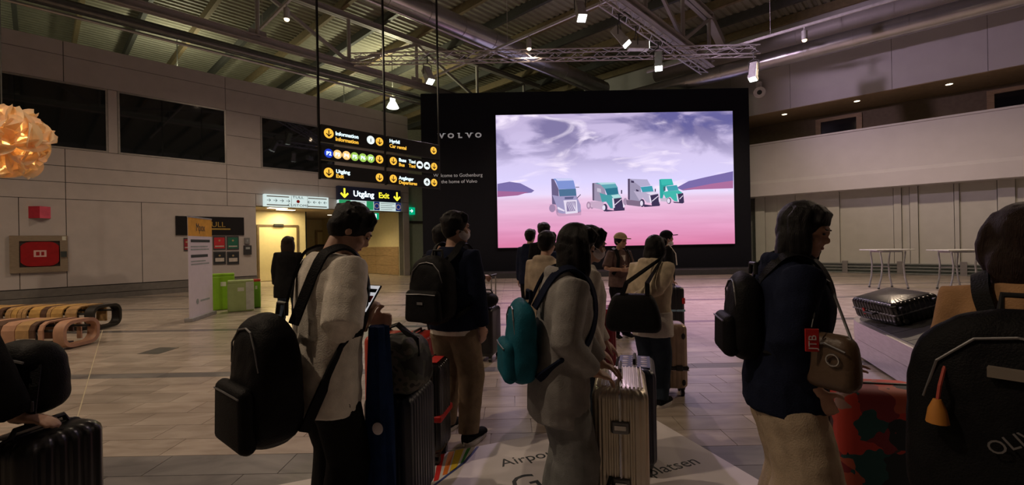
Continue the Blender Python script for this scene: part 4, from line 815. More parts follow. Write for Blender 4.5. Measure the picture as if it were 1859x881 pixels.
bench('pinkish slatted ribbon bench standing before the amber bench', 112, 634, 6.75, 0.60, 0.43, [pinkw, dark, oak, pinkw, dark, pinkw], 2.6)

# baggage carousel
CC, RR, AX = Vector((5.1, 5.15, 0)), 0.97, Vector((-0.349, -0.937, 0)); NX = Vector((-AX.y, AX.x, 0))   # NX points to the right side
def stad(r, z, L=5.2):
    q = [CC+NX*(-r)*math.cos(PI*i/24)+AX*(-r)*math.sin(PI*i/24) for i in range(25)]
    return [Vector((p.x, p.y, z)) for p in q+[CC+NX*r+AX*L, CC-NX*r+AX*L]]
cz = thing('baggage_carousel', 'baggage carousel with a brushed steel rim and dark belt', 'carousel', (CC.x, CC.y, 0)); M_CST = mat('carousel_steel', (0.55, 0.53, 0.55), 0.32, 0.85, var=0.1, stretch=(1, 1, 8))
MB().loft([stad(RR-0.10, 0.0), stad(RR-0.10, 0.07)]).build('plinth', MATS['black_plastic'], cz, True)
MB().loft([stad(RR, 0.05), stad(RR, 0.24)]).build('lower_band', M_CST, cz, True, smooth=True); MB().loft([stad(RR+0.006, 0.246), stad(RR+0.006, 0.45), stad(RR-0.03, 0.462), stad(RR-0.05, 0.455)]).build('upper_band', M_CST, cz, True, smooth=True)
MB().loft([stad(RR-0.05, 0.44), stad(0.36, 0.62)]).build('belt_bed', mat('belt_rubber', (0.022, 0.022, 0.024), 0.45), cz, True)
for i in range(25):                                            # overlapping belt plates round the end
    a0, a1 = PI*i/25, PI*(i+1.08)/25
    q = [CC-NX*r*math.cos(a)-AX*r*math.sin(a)+UP*z for r, a, z in ((RR-0.055, a0, 0.452), (RR-0.055, a1, 0.452), (0.37, a1, 0.628), (0.37, a0, 0.628))]
    MB().prism(q, (0, 0, 1), 0.008).build('belt_plate', mat('belt_plate', (0.035, 0.035, 0.038), 0.4), cz, True)
for s_ in (-1, 1):
    for i in range(14):
        a, b = 0.37*i, 0.37*i+0.36; q = [CC+NX*s_*r+AX*l+UP*z for r, l, z in ((RR-0.055, a, 0.452), (RR-0.055, b, 0.452), (0.37, b, 0.628), (0.37, a, 0.628))]
        MB().prism(q, (0, 0, 1), 0.008).build('belt_plate', MATS['belt_plate'], cz, True)
MB().loft([stad(0.37, 0.62), stad(0.33, 0.72), stad(0.20, 0.80)]).build('centre_hump', mat('hump_grey', (0.10, 0.10, 0.105), 0.5), cz, True, smooth=True)

# ================================================================ LUGGAGE
M_BPL = MATS['black_plastic']; M_CHR = mat('chrome', (0.62, 0.62, 0.64), 0.22, 0.95)
def suitcase(label, X, Y, rz, w_, d_, h_, m, ribs=0.0, rd=0.004, ext=0.0, r=0.05, seam='y', hand=True, group=None, name='suitcase', trim=None):
    o = thing(name, label, 'suitcase', (X, Y, 0), rz, group); trim = trim or M_BPL
    MB().rbox(w_, d_, h_-0.07, r, 0.07, ribs=ribs, rd=rd).build('shell', m, o, smooth=True)
    e = 0.006
    lp = []; L2 = (d_ if seam == 'y' else w_)/2; zc_, H2 = 0.07+(h_-0.07)/2, (h_-0.07)/2
    for (sx, sz, a0) in ((1, -1, -PI/2), (1, 1, 0), (-1, 1, PI/2), (-1, -1, PI)):
        for k in range(6): a = a0+PI/2*k/5; q = (sx*(L2-r)+r*math.cos(a), zc_+sz*(H2-r)+r*math.sin(a)); lp.append(Vector((0, q[0], q[1])) if seam == 'y' else Vector((q[0], 0, q[1])))
    MB().tube(lp, 0.008, 8, closed=True).build('zip_seam', trim, o, smooth=True)
    for sx in (-1, 1):
        for sy in (-1, 1):
            x, y = sx*(w_/2-0.045), sy*(d_/2-0.055); k = MB().tube([(x, y, 0.085), (x, y, 0.055)], [0.03, 0.022], 12).build('wheel_fork', M_BPL, o, smooth=True)
            MB().tube([(x-0.016, y, 0.028), (x+0.016, y, 0.028)], 0.028, 14).build('wheel', M_BPL, k, smooth=True)
    if seam == 'y': px, py = (0, d_*0.30) ; ax = Vector((1, 0, 0)); sp = w_*0.30
    else: px, py = (w_*0.30, 0); ax = Vector((0, 1, 0)); sp = d_*0.30
    c = Vector((0, 0, h_))
    hx = Vector((0, 1, 0)) if seam == 'y' else Vector((1, 0, 0))
    if ext:
        back = (Vector((0, 1, 0)) if w_ > d_ else Vector((1, 0, 0)))*((d_ if w_ > d_ else w_)/2-0.035); along = Vector((1, 0, 0)) if w_ > d_ else Vector((0, 1, 0))
        for s_ in (-1, 1): MB().tube([c+back+along*s_*0.09-UP*0.02, c+back+along*s_*0.09+UP*ext], 0.009, 8).build('handle_tube', M_CHR, o, smooth=True)
        MB().tube([c+back-along*0.12+UP*ext, c+back+along*0.12+UP*ext], 0.016, 10).build('handle_grip', M_BPL, o, smooth=True)
    if hand:
        MB().tube([c-hx*0.10, c-hx*0.085+UP*0.03, c+hx*0.085+UP*0.03, c+hx*0.10], 0.011, 8).build('top_handle', trim, o, smooth=True)
    return o
def shell(name, col, rough=0.3, metal=0.0, bump=0.0): return mat(name, col, rough, metal, var=0.12, scale=10, bump=bump, bscale=90)
# ================================================================ PEOPLE
M_SKIN = mat('skin', (0.50, 0.30, 0.215), 0.5, var=0.06, scale=20); M_SKIN2 = mat('skin_tan', (0.42, 0.24, 0.16), 0.5, var=0.06, scale=20)
M_HAIR = mat('black_hair', (0.006, 0.005, 0.006), 0.5, spec=0.22, var=0.3, scale=30, stretch=(6, 6, 0.6), bump=0.3, bscale=60); M_HAIRB = mat('brown_hair', (0.022, 0.011, 0.008), 0.5, spec=0.25, var=0.3, scale=30, stretch=(6, 6, 0.6), bump=0.5, bscale=60)
M_EYE = mat('eye_dark', (0.01, 0.008, 0.008), 0.15); M_LIP = mat('lip', (0.42, 0.15, 0.13), 0.4); M_MASK = mat('mask_white', (0.66, 0.60, 0.62), 0.8, bump=0.1)
def ik(a, t, l1, l2, pole):
    a, t, pole = Vector(a), Vector(t), Vector(pole); d = t-a; L = min(d.length, (l1+l2)*0.998); d.normalize(); t = a+d*L
    x = (l1*l1-l2*l2+L*L)/(2*L); h = math.sqrt(max(0, l1*l1-x*x)); p = pole-d*pole.dot(d)
    p = p.normalized() if p.length > 1e-6 else Vector((0, -1, 0)); return a+d*x+p*h, t
def ering(c, rx, ry, R=None, n=20, p=2.3):
    q = []
    for j in range(n):
        a = 2*PI*j/n; x, y = math.cos(a), math.sin(a); o = Vector((rx*math.copysign(abs(x)**(2/p), x), ry*math.copysign(abs(y)**(2/p), y), 0)); q.append(Vector(c)+(R@o if R else o))
    return q
def hand(mb, wr, d, pn, s, curl=0.5, side=1, spread=0.0):
    """palm plus four fingers and a thumb; d = hand direction, pn = the way the palm faces"""
    d = Vector(d).normalized(); pn = Vector(pn); pn = (pn-d*pn.dot(d)).normalized(); x = d.cross(pn)*side    # x = thumb side
    R = Matrix((x, d, pn)).transposed(); w0 = Vector(wr); mb.ell(w0+d*0.045*s, (0.040*s, 0.055*s, 0.017*s), R, 12, 8); mb.tube([w0-d*0.03*s, w0+d*0.02*s], [0.027*s, 0.028*s], 10)
    for k, (off, ln) in enumerate(((0.029, 0.074), (0.010, 0.082), (-0.010, 0.076), (-0.028, 0.060))):
        b = w0+d*0.085*s+x*off*s; dd = (d+x*off*spread*8).normalized(); pts = [b-dd*0.02*s, b]; cur = dd; p = b
        for seg in (0.45, 0.30, 0.25):
            an = curl*(0.9 if seg > 0.4 else 1.1); cur = (cur*math.cos(an)+pn*math.sin(an)*1.0).normalized() if an else cur; p = p+cur*ln*s*seg; pts.append(p)
            pn_ = pn
        mb.tube(pts, [0.0095*s, 0.0095*s, 0.0088*s, 0.008*s, 0.0065*s], 8)
    b = w0+d*0.030*s+x*0.030*s; td = (d*0.65+x*0.75+pn*0.25).normalized(); mb.tube([b-x*0.015*s, b+td*0.03*s, b+td*0.052*s+(d*0.4+pn*curl).normalized()*0.014*s, b+td*0.062*s+(d*0.6+pn*curl).normalized()*0.034*s], [0.013*s, 0.0115*s, 0.010*s, 0.007*s], 8)
class Person:
    def __init__(s, label, px, Y, H, yaw, lean=0.0, head=(0.0, 0.0), rh=None, lh=None, rpole=None, lpole=None, feet=None, vox=0.012, skin=None, curl=(0.45, 0.45), rdir=None, ldir=None, rpn=None, lpn=None, hunch=0.0, fy=0.0):
        X = P(px, 440, Y).x; s.k = k = H/1.70; s.vox = vox; s.skin = skin or M_SKIN
        s.o = thing('person', label, 'person', (X, Y, 0), rad(yaw)); s.I = s.o.matrix_basis.inverted(); s.W = s.o.matrix_basis.copy(); s.lean = lean; s.hunch = hunch
        s.Rl = Matrix.Rotation(-lean, 3, 'X'); mb = MB()
        B = s.B; loc = lambda q: (s.I@Vector(q)) if q is not None else None
        s.tors = [(0.82, .150, .100, 0), (0.90, .168, .118, -.012), (1.00, .142, .100, 0), (1.12, .142, .100, .006), (1.25, .165, .112, .006), (1.34, .168, .100, -.004), (1.40, .130, .080, -.014), (1.445, .062, .056, -.012)]
        mb.loft([ering(B((0, y, z)), rx*k, ry*k, s.Rl) for z, rx, ry, y in s.tors])
        n0, n1 = B((0, -.014, 1.40)), B((0, .012+hunch, 1.525)); mb.tube([n0, n1], [.056*k, .050*k], 12)
        s.Rh = s.Rl@Matrix.Rotation(head[1], 3, 'Z')@Matrix.Rotation(-head[0], 3, 'X'); s.Ry = Matrix.Rotation(head[1], 3, 'Z'); s.hc = n1+s.Rh@Vector((0, .022, .068))*k
        h = lambda c, r: mb.ell(s.H(c), tuple(q*k for q in r), s.Rh, 16, 12)
        h((0, -.008, .022), (.076, .094, .094)); h((0, .022, -.05), (.060, .070, .068)); h((0, .062, -.092), (.026, .026, .022)); h((0, .092, -.022), (.012, .020, .018)); h((0, .086, .004), (.009, .014, .030)); h((0, .076, .026), (.052, .018, .014)); h((0, .080, -.058), (.022, .012, .011))
        for sg in (-1, 1): h((sg*.076, -.010, -.015), (.010, .021, .032)); h((sg*.042, .062, -.030), (.024, .022, .022))
        # arms
        s.arm = {}
        for sg, tgt, pole, cu, dr, pnn in ((1, rh, rpole, curl[0], rdir, rpn), (-1, lh, lpole, curl[1], ldir, lpn)):
            S = B((sg*.168, -.004, 1.375)); T = loc(tgt) if tgt is not None else B((sg*.225, .04, .84)); E, Wt = ik(S, T, .275*k, .245*k, pole if pole is not None else (sg*.35, -.9, -.2))
            mb.tube([B((sg*.09, -.004, 1.36)), S, S+(E-S)*.4, E, E+(Wt-E)*.3, Wt], [.055*k, .056*k, .048*k, .040*k, .039*k, .027*k], 12); s.arm[sg] = (S, E, Wt)
            dd = (s.I.to_3x3()@Vector(dr)) if dr is not None else (Wt-E); pp = (s.I.to_3x3()@Vector(pnn)) if pnn is not None else Vector((-sg, 0.2, 0)); hand(mb, Wt, dd, pp, k, cu, sg)
        # legs
        s.leg = {}; ft = feet or ((.105, 0.0), (-.105, 0.0))
        for sg, (fx, fy_) in zip((1, -1), ft):
            Hp = Vector((sg*.088, -.005, .87))*k; A = Vector((fx, fy_-.02, .075))*k; K, A = ik(Hp, A, .41*k, .40*k, (0, 1, 0)); s.leg[sg] = (Hp, K, A)
            mb.tube([Hp+UP*.03*k, Hp-UP*.06*k, Hp+(K-Hp)*.5, K, K+(A-K)*.3, A], [.085*k, .086*k, .070*k, .052*k, .054*k, .036*k], 12); mb.tube([A, Vector((A.x, A.y+.02*k, .035*k)), Vector((A.x+sg*.012*k, A.y+.13*k, .030*k)), Vector((A.x+sg*.014*k, A.y+.19*k, .022*k))], [.036*k, .036*k, .034*k, .020*k], 10)
        mb.build('body', s.skin, s.o, remesh=vox, sm=3)
    def B(s, q):
        q = Vector(q)*s.k; c = Vector((0, 0, .90*s.k)); 
        return c+s.Rl@(q-c) if q.z > c.z else q
    def H(s, q): return s.hc+s.Rh@(Vector(q)*s.k)
    def top(s, m, hem=0.80, loose=1.12, sleeve=1.0, sr=(.068, .056, .045), name='shirt', flare=1.0, hood=None, collar=0.0, wr=0.006, vox=None, close=True):
        k = s.k; mb = MB(); z1 = 1.44; rg = []
        zs = [hem, (hem+1.0)/2, 1.0, 1.12, 1.25, 1.34, 1.405, 1.45]
        for i, z in enumerate(zs):
            if z < 1.0: rx, ry, y = .165*flare, .118*flare, -.006
            else:
                for (a, b) in zip(s.tors, s.tors[1:]):
                    if a[0] <= z <= b[0]+1e-6: u = (z-a[0])/(b[0]-a[0]); rx, ry, y = [a[j]+(b[j]-a[j])*u for j in (1, 2, 3)]; break
                else: rx, ry, y = .068, .060, -.012
                if z < 1.3: rx, ry = max(rx, .158), max(ry, .110)
            rg.append(ering(s.B((0, y, z)), rx*loose*k, ry*loose*1.06*k, s.Rl))
        mb.loft(rg)
        for sg in (1, -1):
            S, E, W_ = s.arm[sg]; a0 = s.B((sg*.06, -.004, 1.37)); f = sleeve
            if f <= 0.5: e = S+(E-S)*(f*2); pts = [a0, S, S+(e-S)*.5, e]; rr = [.065, sr[0], (sr[0]+sr[1])/2, sr[1]]
            else: e = E+(W_-E)*((f-.5)*2); pts = [a0, S, S+(E-S)*.5, E, (E+e)/2, e]; rr = [.065, sr[0], (sr[0]+sr[1])/2, sr[1], (sr[1]+sr[2])/2, sr[2]]
            mb.tube(pts, [r*k for r in rr], 14)
            if f > .9: mb.tube([e-(e-E).normalized()*.05*k, e+(e-E).normalized()*.005], [(sr[2]+.006)*k, (sr[2]-.006)*k], 14)
        if hood:
            for a in range(9):
                an = PI*(a/8)-PI/2; mb.ell(s.B((math.sin(an)*.095*1.0, -.030-.060*math.cos(an), 1.425+.015*math.cos(an))), (.036*k, .036*k, .042*k), None, 10, 8)
        if collar: mb.tube([s.B((0, -.012, 1.43)), s.B((0, -.004, 1.43+collar))], [.072*k, .066*k], 14)
        return mb.build(name, m, s.o, remesh=vox or max(s.vox, .010), sm=4, wr=wr)
    def trousers(s, m, rr=(.098, .080, .070), hem=0.05, name='trousers', wr=0.006, waist=1.0, fuse=False):
        k = s.k; mb = MB(); mb.loft([ering(s.B((0, -.006, z)), rx*k, ry*k) for z, rx, ry in ((.76, .12, .105), (.84, .170, .122), (.92, .176, .128), (waist, .152, .112))])
        for sg in (1, -1):
            Hp, K, A = s.leg[sg]; e = A+(K-A).normalized()*(hem-.06)*k; mb.tube([Hp+UP*.05*k, Hp-UP*.08*k, (Hp+K)/2, K, (K+e)/2, e], [.09*k, rr[0]*k, (rr[0]+rr[1])/2*k, rr[1]*k, (rr[1]+rr[2])/2*k, rr[2]*k], 16)
        return mb.build(name, m, s.o, remesh=max(s.vox, .011), sm=4, wr=wr)
    def shoes(s, m, sole=None):
        k = s.k
        for sg in (1, -1):
            A = s.leg[sg][2]; f = Vector((A.x+sg*.006*k, A.y, 0)); c = lambda y, z: f+Vector((sg*.012*max(0, y)*k*4, y*k, z*k))
            o = MB().loft([ering(c(-.065, .05), .030*k, .045*k, Matrix.Rotation(PI/2, 3, 'X'), 14), ering(c(-.03, .055), .042*k, .052*k, Matrix.Rotation(PI/2, 3, 'X'), 14), ering(c(.04, .050), .045*k, .048*k, Matrix.Rotation(PI/2, 3, 'X'), 14), ering(c(.12, .038), .050*k, .036*k, Matrix.Rotation(PI/2, 3, 'X'), 14), ering(c(.18, .032), .040*k, .026*k, Matrix.Rotation(PI/2, 3, 'X'), 14), ering(c(.205, .028), .018*k, .015*k, Matrix.Rotation(PI/2, 3, 'X'), 14)]).build('shoe', m, s.o, smooth=True)
            n = 20; q = [f+Vector((sg*.01*k+(.053-.010*math.cos(a))*k*math.sin(a), (.07+.145*math.cos(a))*k, 0)) for a in (2*PI*i/n for i in range(n))]
            MB().loft([[p+UP*.001 for p in q], [p+UP*.026*k for p in q]]).build('sole', sole or M_BPL, o, smooth=True)
    def hair(s, style, m=None, length=0.30, vox=None, fringe=True, part=0.0):
        k = s.k; m = m or M_HAIR; mb = MB(); e = lambda c, r, R=None: mb.ell(s.H(c), tuple(q*k for q in r), s.Rh if R is None else R, 18, 12)
        e((0, -.022, .036), (.094, .104, .102)); e((0, -.050, -.008), (.080, .070, .075))
        for sg in (-1, 1): e((sg*.066, -.012, .012), (.022, .055, .052))
        if fringe:
            for i in range(7): x = (i-3)*.022; mb.tube([s.H((x*.8, .020, .116)), s.H((x*1.0, .062, .092)), s.H((x*1.1, .083-4.5*x*x, .046))], [.017*k, .015*k, .007*k], 8)
        rh = random.Random(5)
        if style == 'short':
            e((0, -.060, -.040), (.062, .040, .045))
            for i in range(70):
                a = rh.uniform(0, 2*PI); t = rh.uniform(0.1, 1.2); d = Vector((math.sin(t)*math.cos(a), math.sin(t)*math.sin(a), math.cos(t))); c = Vector((d.x*.086, -.022+d.y*.095, .036+d.z*.096)); tg = Vector((d.x*.4, d.y*.4-.1, -.5+rh.uniform(-.3, .5)))
                mb.tube([s.H(c), s.H(c+tg*.03+d*.006), s.H(c+tg*.055+d*.004)], [.009*k, .008*k, .003*k], 6)
        if style == 'long':
            hz = Matrix.Rotation(0, 3, 'Z'); c0 = s.H((0, -.045, 0)); Ry = s.Ry; dn = Vector((0, 0, -1))
            rg = []
            for i in range(9):
                u = i/8; rg.append(ering(c0+dn*(u*length*k)+Ry@Vector((0, -.028*math.sin(u*2.2), 0))*k, (.088+.022*math.sin(u*2.6)-.02*u)*k, (.066-.030*u)*k, Ry, 24, 2.0))
            mb.loft(rg)
            for sg in (-1, 1):
                for j, (y, x0) in enumerate(((.006, .080), (-.018, .087), (-.04, .090))):
                    a = s.H((sg*x0, y, .045)); L = length*(.72+.12*j); mb.tube([s.H((sg*x0*.7, y*.9, .095)), a, a+dn*L*k*.35+Ry@Vector((sg*.012, .004, 0))*k, a+dn*L*k*.7+Ry@Vector((sg*.010, .006, 0))*k, a+dn*L*k+Ry@Vector((0, .004, 0))*k], [.020*k, .024*k, .026*k, .024*k, .010*k], 8)
        if style == 'tail':
            c0 = s.H((0, -.11, .02)); mb.tube([c0, c0+Vector((0, -.05, .0))*k, c0+Vector((0, -.07, -.12))*k, c0+Vector((0, -.05, -length))*k], [.03*k, .042*k, .045*k, .012*k], 12)
        return mb.build('hair', m, s.o, remesh=vox or min(max(s.vox, .007), .011), sm=2, wr=.003, ws=22)
    def face(s, mask=0, eyes=True):
        k = s.k
        if eyes:
            for sg in (-1, 1):
                MB().ell(s.H((sg*.030, .0835, .004)), (.014*k, .006*k, .0055*k), s.Rh, 10, 6).build('eye', M_EYE, s.o, smooth=True); MB().ell(s.H((sg*.031, .0885, .026)), (.019*k, .006*k, .004*k), s.Rh, 10, 6).build('eyebrow', M_HAIR, s.o, smooth=True)
        if mask == 0: MB().ell(s.H((0, .0905, -.059)), (.019*k, .005*k, .007*k), s.Rh, 10, 6).build('lips', M_LIP, s.o, smooth=True)
        if mask: 
            dz = -.045 if mask == 2 else 0
            MB().ell(s.H((0, .040, -.050+dz)), (.068*k, .066*k, .052*k), s.Rh, 20, 12).build('face_mask', M_MASK, s.o, smooth=True)
            mm = MB()
            for sg in (-1, 1): mm.tube([s.H((sg*.060, .05, -.03+dz)), s.H((sg*.082, .0, -.02)), s.H((sg*.084, -.02, -.0))], .003*k, 5)
            mm.build('mask_strap', M_MASK, s.o)
    def cap(s, m):
        k = s.k; rg = []
        for i in range(7):
            t = PI/2*i/6; rg.append([s.H((.104*math.cos(t)*math.cos(a), -.018+.118*math.cos(t)*math.sin(a), .044+.102*math.sin(t))) for a in (2*PI*j/20 for j in range(20))])
        o = MB().loft(rg).build('cap', m, s.o, smooth=True)
        q = [(.086*math.cos(a), .062+.125*math.sin(a), .050-.30*(math.cos(a)*.08)**2*4) for a in (PI*j/14 for j in range(15))]
        MB().loft([[s.H(p) for p in q], [s.H((p[0], p[1], p[2]+.014)) for p in q]]).build('cap_brim', m, o, smooth=True)
    def w(s, q): return s.W@Vector(q)
def backpack(p, label, m, w_=.30, d_=.17, h_=.46, zb=.92, gap=.0, pocket=True, m2=None, straps=True, taper=.12, group=None, logo=None, rz=0.0, strap_m=None):
    k = p.k; m2 = m2 or m; yb = -(.118+gap)*k; base = p.B((0, yb/k, zb)); base = Vector((0, base.y-d_/2, zb*k)); o = thing('backpack', label, 'backpack', p.w(base), p.o.rotation_euler.z, group)
    rg = []
    for i in range(17):
        u = .5-.5*math.cos(PI*i/16); e = max(.05, 1-abs(2*u-1)**4.5)**.5; rg.append(ering((0, d_*.06*(u-.4), u*h_), w_/2*e*(1-taper*u), d_/2*max(e, .12)*(1.08-.35*u), None, 28, 3.4))
    MB().loft(rg).build('main_bag', m, o, remesh=.012, sm=2, wr=.006, ws=9)
    if pocket:
        q = MB().rbox(w_*.82, .07, h_*.46, .032, h_*.06, c=(0, -d_/2+.002), taper=.08, nc=5).build('front_pocket', m2, o, smooth=True)
        MB().tube([(-w_*.34, -d_/2-.030, h_*.46), (0, -d_/2-.036, h_*.47), (w_*.34, -d_/2-.030, h_*.46)], .004, 6).build('zip', M_ZIP, q)
    MB().tube([(-w_*.37, -d_*.33, h_*.62), (-w_*.31, -d_*.35, h_*.78), (-w_*.16, -d_*.32, h_*.885), (0, -d_*.30, h_*.905), (w_*.16, -d_*.32, h_*.885), (w_*.31, -d_*.35, h_*.78), (w_*.37, -d_*.33, h_*.62)], .004, 6).build('zip', M_ZIP, o)
    MB().tube([(-.045, d_*.30, h_*.97), (-.04, d_*.32, h_+.035), (.04, d_*.32, h_+.035), (.045, d_*.30, h_*.97)], .010, 8).build('carry_handle', strap_m or M_BPL, o, smooth=True)
    if logo: MB().box((0, -d_/2-.036, h_*.34), (.05, .004, .018)).build('logo_patch', logo, o)
    if straps:
        L = lambda q: q-base
        for sg in (-1, 1):
            pts = [Vector((sg*.06, d_*.40, h_*.90)), L(p.B((sg*.095, -.115, 1.40))), L(p.B((sg*.105, -.06, 1.462))), L(p.B((sg*.110, .01, 1.475))), L(p.B((sg*.112, .08, 1.43))), L(p.B((sg*.118, .128, 1.33))), L(p.B((sg*.135, .130, 1.20))), L(p.B((sg*.178, .075, 1.08))), L(p.B((sg*.192, -.02, 1.02))), Vector((sg*w_*.42, d_*.35, h_*.12))]
            f = []
            for i in range(len(pts)-1):
                a, b, c, e = pts[max(i-1, 0)], pts[i], pts[i+1], pts[min(i+2, len(pts)-1)]
                for j in range(4): u = j/4; f.append(.5*((2*b)+(c-a)*u+(2*a-5*b+4*c-e)*u*u+(3*b-a-3*c+e)*u**3))
            f.append(pts[-1]); ctr = L(p.B((0, 0, 1.22)))
            MB().ribbon(f, .05*k, .012, lambda q: (q-ctr)*Vector((1, 1, .9))).build('strap', strap_m or m, o, smooth=True)
    return o
M_ZIP = mat('zip_grey', (0.22, 0.22, 0.23), 0.35, 0.6)
# ---------------------------------------------------------------- the travellers
M_BLK = cloth('black_cloth', (0.010, 0.010, 0.011)); M_NVY = cloth('navy_cloth', (0.012, 0.016, 0.036)); M_WHT = cloth('white_cotton', (0.76, 0.71, 0.63)); M_GRY = cloth('grey_fleece', (0.31, 0.30, 0.29)); M_KHA = cloth('khaki_cotton', (0.23, 0.17, 0.115)); M_CRM = cloth('cream_cloth', (0.55, 0.46, 0.33)); M_BEI = cloth('beige_cloth', (0.42, 0.34, 0.25)); M_JEAN = cloth('blue_denim', (0.05, 0.07, 0.11)); M_DKJ = cloth('dark_denim', (0.025, 0.035, 0.05)); M_BRN = cloth('brown_shirt', (0.13, 0.085, 0.075)); M_IVO = cloth('ivory_jacket', (0.56, 0.52, 0.46)); M_GPT = cloth('grey_sweatpants', (0.22, 0.225, 0.22)); M_TEAL = cloth('teal_nylon', (0.015, 0.13, 0.19), 0.6); M_SOLE = mat('white_sole', (0.62, 0.58, 0.55), 0.5); M_BNY = cloth('black_nylon', (0.008, 0.008, 0.009), 0.55); M_TAN = cloth('tan_knit', (0.42, 0.24, 0.12))
M_RED = mat('tag_red', (0.55, 0.02, 0.02), 0.4)
# 1 man in white T-shirt with phone
Pw = P(670, 543, 2.25)
p1 = Person('man in oversized white T-shirt and black trousers looking down at a phone', 584, 2.20, 1.72, -40, lean=.10, head=(.55, -.45), rh=Pw+Vector((-.03, .0, -.13)), lh=Pw+Vector((-.03, .10, -.12)), rpole=(.25, -.25, -1.0), lpole=(-.3, 0, -1), vox=.007, curl=(.75, .6), rdir=(.25, .25, .9), rpn=(.3, .8, .1), feet=((.12, 0.0), (-.12, .10)), hunch=.02)
p1.top(M_WHT, hem=.70, loose=1.24, sleeve=.52, sr=(.088, .092, .07), name='t_shirt', wr=.010); p1.trousers(M_BLK, (.115, .10, .10)); p1.shoes(M_BLK, M_SOLE); p1.hair('short'); p1.face()
backpack(p1, 'large black backpack worn by the man in white T-shirt', M_BNY, .40, .25, .58, zb=.62, gap=.025, m2=M_BNY, group='backpacks')
ph = thing('smartphone', 'black smartphone held up by the man in white T-shirt', 'phone', Pw, rad(-32)); Mx = Matrix.Rotation(rad(-38), 3, 'X')
MB().box((0, 0, 0), (.078, .010, .160), Mx).build('phone_body', M_BPL, ph, bevel=.004); MB().box(Mx@Vector((0, -.0056, 0)), (.070, .001, .148), Mx).build('phone_screen', glow('phone_light', (.80, .80, .85), .55), ph)
for z, m in ((.045, 'print_ink'), (.0, 'tag_red'), (-.012, 'print_ink')): MB().box(Mx@Vector((0, -.0066, z)), (.058, .001, .020 if m == 'print_ink' else .03), Mx).build('screen_block', MATS[m], ph)
# 2 woman in black coat walking out
p2 = Person('woman in long black coat and jeans walking towards the customs opening', 522, 8.0, 1.66, 12, head=(0, -.3), rh=None, feet=((.09, .14), (-.09, -.16)), vox=.014, rpole=(1, -.3, 0), lpole=(-1, -.3, 0))
p2.top(M_BLK, hem=.62, loose=1.30, sr=(.085, .078, .062), name='coat', flare=1.12, collar=.05); p2.trousers(M_JEAN, (.09, .075, .07)); p2.shoes(M_BLK); p2.hair('long', M_HAIRB, .30)
# 3 man in khaki trousers with backpack
p3 = Person('man in navy jacket and khaki trousers wearing a white mask', 822, 3.50, 1.73, -28, head=(.05, -.75), rh=None, feet=((.14, -.02), (-.13, .06)), vox=.009, rpole=(.6, -.7, 0))
p3.top(M_NVY, hem=.83, loose=1.20, sr=(.080, .070, .055), name='jacket'); p3.trousers(M_KHA, (.118, .100, .080), wr=.010); p3.shoes(M_BLK, M_SOLE); p3.hair('short'); p3.face(1)
MB().loft([ering(p3.B((0, -.006, z)), .186*p3.k, .142*p3.k) for z in (.80, .86)]).build('shirt_hem', M_WHT, p3.o, smooth=True)
backpack(p3, 'black backpack worn by the man in khaki trousers', M_BNY, .38, .22, .50, zb=.90, gap=.03, logo=M_ZIP, group='backpacks')
# 4 person mostly hidden behind him
hq = P(882, 507, 4.5)
p4 = Person('dark-clothed person standing half hidden behind the man in khaki trousers', 800, 4.45, 1.67, -30, head=(.1, -.2), rh=hq+Vector((-.03, 0, .02)), rpole=(.3, -.8, -.5), vox=.012, curl=(1.1, .5), rpn=(0, 0, -1))
p4.top(M_BLK, loose=1.18, name='jacket'); p4.trousers(M_BLK); p4.shoes(M_BLK); p4.hair('short')
# 5 grey hooded girl
hs = P(1098, 683, 2.42)
p5 = Person('girl in grey hooded sweatshirt and grey trousers with long black hair', 1010, 2.30, 1.58, -80, lean=.10, head=(.22, -.05), rh=P(1080, 676, 2.18), lh=P(1092, 664, 2.38), rpole=(.2, -.7, -.6), lpole=(-.2, -.7, -.6), vox=.007, curl=(.5, .55), rdir=(.8, .25, -.35), ldir=(.85, .1, -.35), rpn=(-.2, .2, -1), lpn=(-.2, -.2, -1), feet=((.11, .0), (-.11, .06)))
p5.top(M_GRY, hem=.66, loose=1.26, sleeve=.96, sr=(.085, .078, .052), name='hooded_sweatshirt', hood=True, wr=.009, flare=1.05); p5.trousers(M_GPT, (.125, .125, .135), hem=.03, wr=.008); p5.shoes(M_BLK, M_SOLE); p5.hair('long', length=.33); p5.face()
backpack(p5, 'teal backpack worn by the grey hooded girl', M_TEAL, .32, .15, .42, zb=.86, gap=.01, m2=M_TEAL, strap_m=M_NVY, group='backpacks')
# 6 masked person in ivory jacket
p6 = Person('person in ivory jacket wearing a white mask beside the grey hooded girl', 1052, 2.95, 1.585, -84, lean=.06, head=(.18, .0), rh=P(1088, 636, 2.80), lh=P(1100, 628, 3.0), rpole=(.2, -.8, -.6), lpole=(-.2, -.8, -.6), vox=.008, curl=(.35, .3), rdir=(.75, .1, -.6), ldir=(.75, .1, -.6), rpn=(-.5, .2, -.8), lpn=(-.5, .2, -.8))
p6.top(M_IVO, loose=1.2, sr=(.078, .068, .050), name='jacket', collar=.03); p6.trousers(M_DKJ, (.10, .085, .08)); p6.shoes(M_BLK, M_SOLE); p6.hair('short'); p6.face(1)
